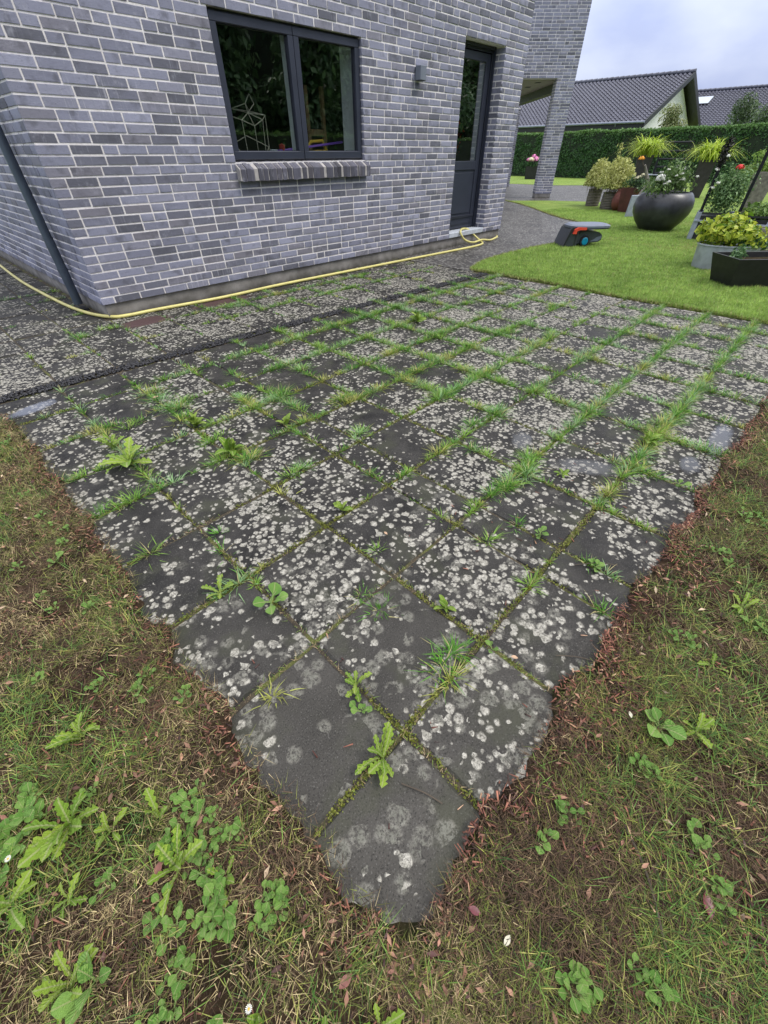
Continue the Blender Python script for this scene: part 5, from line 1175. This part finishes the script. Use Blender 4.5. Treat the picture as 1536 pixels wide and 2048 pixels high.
def rosette(name, x, y, kind, n, L, label, group=None, lift=.5, z=None, cat='weed'):
    if z is None: z = .006 if outside(np.array([[x, y]]))[0] < .01 else .024
    e = tag(empty(name, (x, y, z), rng.uniform(0, 6)), label, cat, group)
    for k in range(n):
        o = bpy.data.objects.new('leaf', random.choice(LM[kind])); link(o, e); s = L*rng.uniform(.6, 1.1)
        s *= .85 if x < -1.2 else 1; o.rotation_euler = Euler((rng.normal()*.25, -abs(rng.normal()*.25+lift*(.35 if k % 2 else .9)), k*2.4+rng.normal()*.3)); o.scale = (s, s*rng.uniform(.9, 1.25), s); o.location = (rng.normal()*.004, rng.normal()*.004, 0)
    return e
def daisies(x, y, cnt, rad, L, label, group=None):
    """low mat of spoon-shaped leaves: several small rosettes of one plant"""
    e = tag(empty('daisy_plant', (x, y, .022), rng.uniform(0, 6)), label, 'weed', group)
    for q in range(cnt):
        a = rng.uniform(0, 6.28); r_ = rad*math.sqrt(rng.random()); cx, cy = r_*math.cos(a), r_*math.sin(a)*.7
        for k in range(rng.integers(3, 6)):
            o = bpy.data.objects.new('leaf', random.choice(LM['round'])); link(o, e); s = L*rng.uniform(.65, 1.15)
            o.rotation_euler = Euler((rng.normal()*.2, -abs(.25+rng.normal()*.3), k*1.9+rng.normal()*.4)); o.scale = (s, s*rng.uniform(.9, 1.3), s); o.location = (cx+rng.normal()*.006, cy+rng.normal()*.006, rng.uniform(0, .01))
    return e
D = lambda *a, **k: rosette('dandelion', *a, **k)
D(-.815, -2.66, 'dand', 13, .15, 'largest dandelion rosette on the slabs left of the patio middle', lift=.45)
D(-.82, -2.44, 'dand', 9, .11, 'loose dandelion just behind the largest rosette', lift=.5)
D(-.40, -2.54, 'lance', 12, .085, 'bright plantain clump in the grassy joint under the dark slabs', lift=.9)
D(-.39, -2.93, 'lance', 12, .10, 'bright yellow green plantain where two grassy joints meet', lift=.9)
D(-.02, -2.90, 'lance', 8, .065, 'small plantain in a joint near the patio middle', lift=.8)
D(-.885, -4.525, 'dand', 11, .075, 'dandelion rosette at the joint crossing above the apex slab', lift=.35)
D(-.80, -4.335, 'dand', 9, .055, 'ragged leafy weed in the joint above the apex dandelion', lift=.5)
D(-.835, -4.40, 'round', 7, .03, 'small leafy weed touching the ragged weed below it', lift=.5)
D(-.905, -3.73, 'dand', 7, .075, 'flat dandelion at the left slabs beside a mossy joint', lift=.25)
D(-.80, -3.90, 'round', 6, .065, 'round leaved weed with a trailing stem in the left joint', lift=.35)
D(-.30, -3.71, 'lance', 6, .05, 'little yellow green weed in a joint crossing', lift=.7)
D(-.395, -4.36, 'lance', 8, .045, 'tiny bright plantain in the joint right of the bare slab', lift=.8)
D(-.42, -4.56, 'round', 5, .03, 'tiny round leaved weed at the corner of the edge slabs', lift=.6)
D(1.98, -2.22, 'lance', 9, .10, 'upright yellow green weed among the far grassy joints', lift=1.1)
D(1.22, -4.50, 'lance', 10, .075, 'plantain rosette beside the long grassy joint', lift=.6)
D(.16, -4.42, 'round', 7, .04, 'low weed at the end of the narrow slab row', lift=.4)
D(.92, -4.74, 'round', 6, .045, 'small round weed on the wet edge slab', lift=.4)
D(.15, -4.66, 'round', 7, .04, 'pale green weed in the joint between edge slabs', lift=.4)
D(.62, -4.30, 'lance', 6, .04, 'small weed in the joint beside the puddle', lift=.6)
D(-1.41, -3.91, 'dand', 9, .085, 'bright dandelion alone in the dry grass on the left', lift=.6)
D(-1.49, -4.10, 'dand', 13, .115, 'big dandelion in the lower left grass beside the daisy mat', lift=.7)
D(-1.62, -4.16, 'dand', 7, .09, 'dandelion at the left picture edge below the daisy mat', lift=.5)
D(-1.535, -4.24, 'dand', 6, .06, 'small dandelion below the big left dandelion', lift=.5)
D(-1.57, -4.37, 'dand', 9, .085, 'broad leaved dandelion in the lower left corner', lift=.5)
D(-1.535, -4.40, 'round', 6, .07, 'round leaved weed touching the corner dandelion', lift=.6)
D(-1.345, -4.235, 'dand', 3, .085, 'single upright dandelion leaf among dry grass', lift=1.1)
D(-1.35, -4.355, 'dand', 7, .095, 'long leaved dandelion amid small round leaves', lift=.6)
D(-1.20, -4.825, 'dand', 6, .055, 'dandelion cut by the bottom picture edge', lift=.7)
D(-1.265, -4.765, 'lance', 4, .055, 'upright lance leaf at the bottom picture edge', lift=1.0)
D(-1.345, -4.665, 'lance', 3, .05, 'single lance leaf near the bottom picture edge', lift=1.1)
D(-.315, -5.015, 'round', 6, .06, 'three leaved weed in the right grass', lift=.5)
D(-.255, -5.095, 'dand', 7, .055, 'lobed weed beside the three leaved weed', lift=.4)
D(.30, -5.10, 'dand', 6, .06, 'pale lobed weed in the grass at the right edge', lift=.4)
D(-.02, -5.08, 'dand', 5, .05, 'flat lobed weed between bark chips on the right', lift=.3)
D(-1.27, -3.16, 'round', 6, .06, 'low green weed in the straw coloured left grass', lift=.4)
daisies(-1.60, -4.05, 12, .075, .042, 'dense mat of round daisy leaves at the left edge')
daisies(-1.67, -4.25, 5, .03, .04, 'daisy leaves cut by the lower left edge')
daisies(-1.275, -4.275, 6, .03, .03, 'upright cluster of round leaves nearest the left slabs')
daisies(-1.33, -4.315, 7, .045, .028, 'spread of small round leaves above the long dandelion')
daisies(-1.235, -4.385, 5, .03, .028, 'little round leaf weed close to the slab edge')
daisies(-1.335, -4.475, 9, .05, .034, 'leafy round cluster beside the long leaved dandelion')
daisies(-1.25, -4.545, 8, .04, .027, 'round leaf cluster left of the apex slab')
daisies(-1.415, -4.50, 4, .03, .026, 'small bluish round leaf weed in the thatch')
daisies(-.665, -4.92, 4, .018, .028, 'small round weed in the chips right of the apex')
daisies(-.752, -4.905, 3, .014, .028, 'tiny round weed nearest the apex slab on the right')
daisies(-.915, -5.065, 6, .03, .030, 'cluster of round leaves at the bottom right')
daisies(-.52, -5.165, 4, .02, .028, 'small round leaf weed in the right grass')
daisies(-.58, -5.22, 4, .025, .026, 'round leaf weed near the right bottom corner')
daisies(.24, -5.14, 6, .04, .028, 'round leaf weed beside the lobed weed on the right')
daisies(.50, -5.00, 7, .05, .026, 'pale mat of small leaves in the right grass')
daisies(.85, -5.02, 8, .06, .028, 'pale green mat of leaves near the wet edge slabs')
daisies(-1.30, -4.40, 6, .03, .03, 'round leaf group between long dandelion and slab edge')
daisies(-1.40, -4.42, 5, .03, .03, 'round leaf group left of the long leaved dandelion')
daisies(-1.52, -4.00, 7, .05, .036, 'round leaves behind the big left dandelion')
daisies(-1.44, -4.62, 5, .035, .03, 'round leaf group near the lower left bottom edge')
D(-1.43, -4.18, 'dand', 7, .07, 'medium dandelion between big dandelion and single upright leaf', lift=.6)
D(-1.66, -4.05, 'dand', 6, .08, 'dandelion leaves entering from the left picture edge', lift=.6)
D(-1.29, -4.45, 'dand', 5, .055, 'small dandelion within the round leaf cluster near apex', lift=.5)
daisies(-.82, -5.15, 5, .03, .028, 'round leaves in dark soil at the lower right bottom')
daisies(-.45, -5.03, 4, .03, .026, 'round leaf weed among bark chips beyond the right slabs')
daisies(.02, -4.99, 5, .03, .026, 'round leaf weed in grass beside the edge slabs')
# scattered little weeds, none of which stands out from the others
p = near_area(900); d = outside(p); p = p[(d > .05) & (np.abs(p[:, 0]) < 2) & (p[:, 1] > -5.6)][:80]
for k, q in enumerate(p):
    daisies(float(q[0]), float(q[1]), 2, .012, float(rng.uniform(.018, .03)), 'tiny round leaved seedling scattered in the thin grass', 'tiny seedlings in the thin grass')
for (x, y) in ((-1.595, -4.085), (-1.345, -4.64)):
    e = tag(empty('daisy_flower', (x, y, .055)), 'small white daisy head ' + ('above the daisy leaf mat' if x < -1.5 else 'in the grass at the bottom edge'), 'flower')
    m = MB()
    for k in range(14): a = k*.449; m.add([(0, 0, 0), (.009*math.cos(a-.16), .009*math.sin(a-.16), .001), (.011*math.cos(a), .011*math.sin(a), .003), (.009*math.cos(a+.16), .009*math.sin(a+.16), .001)], [(0, 1, 2, 3)])
    e.scale = (.6, .6, .6); m.build('petals', 'white_fl', e); MB().lathe([(.0035, 0), (.003, .002), (0, .003)], 10).build('disc', 'yellow', e); MB().tube([(0, 0, 0), (0, .004, -.035)], .001, 5).build('stem', 'dand', e)
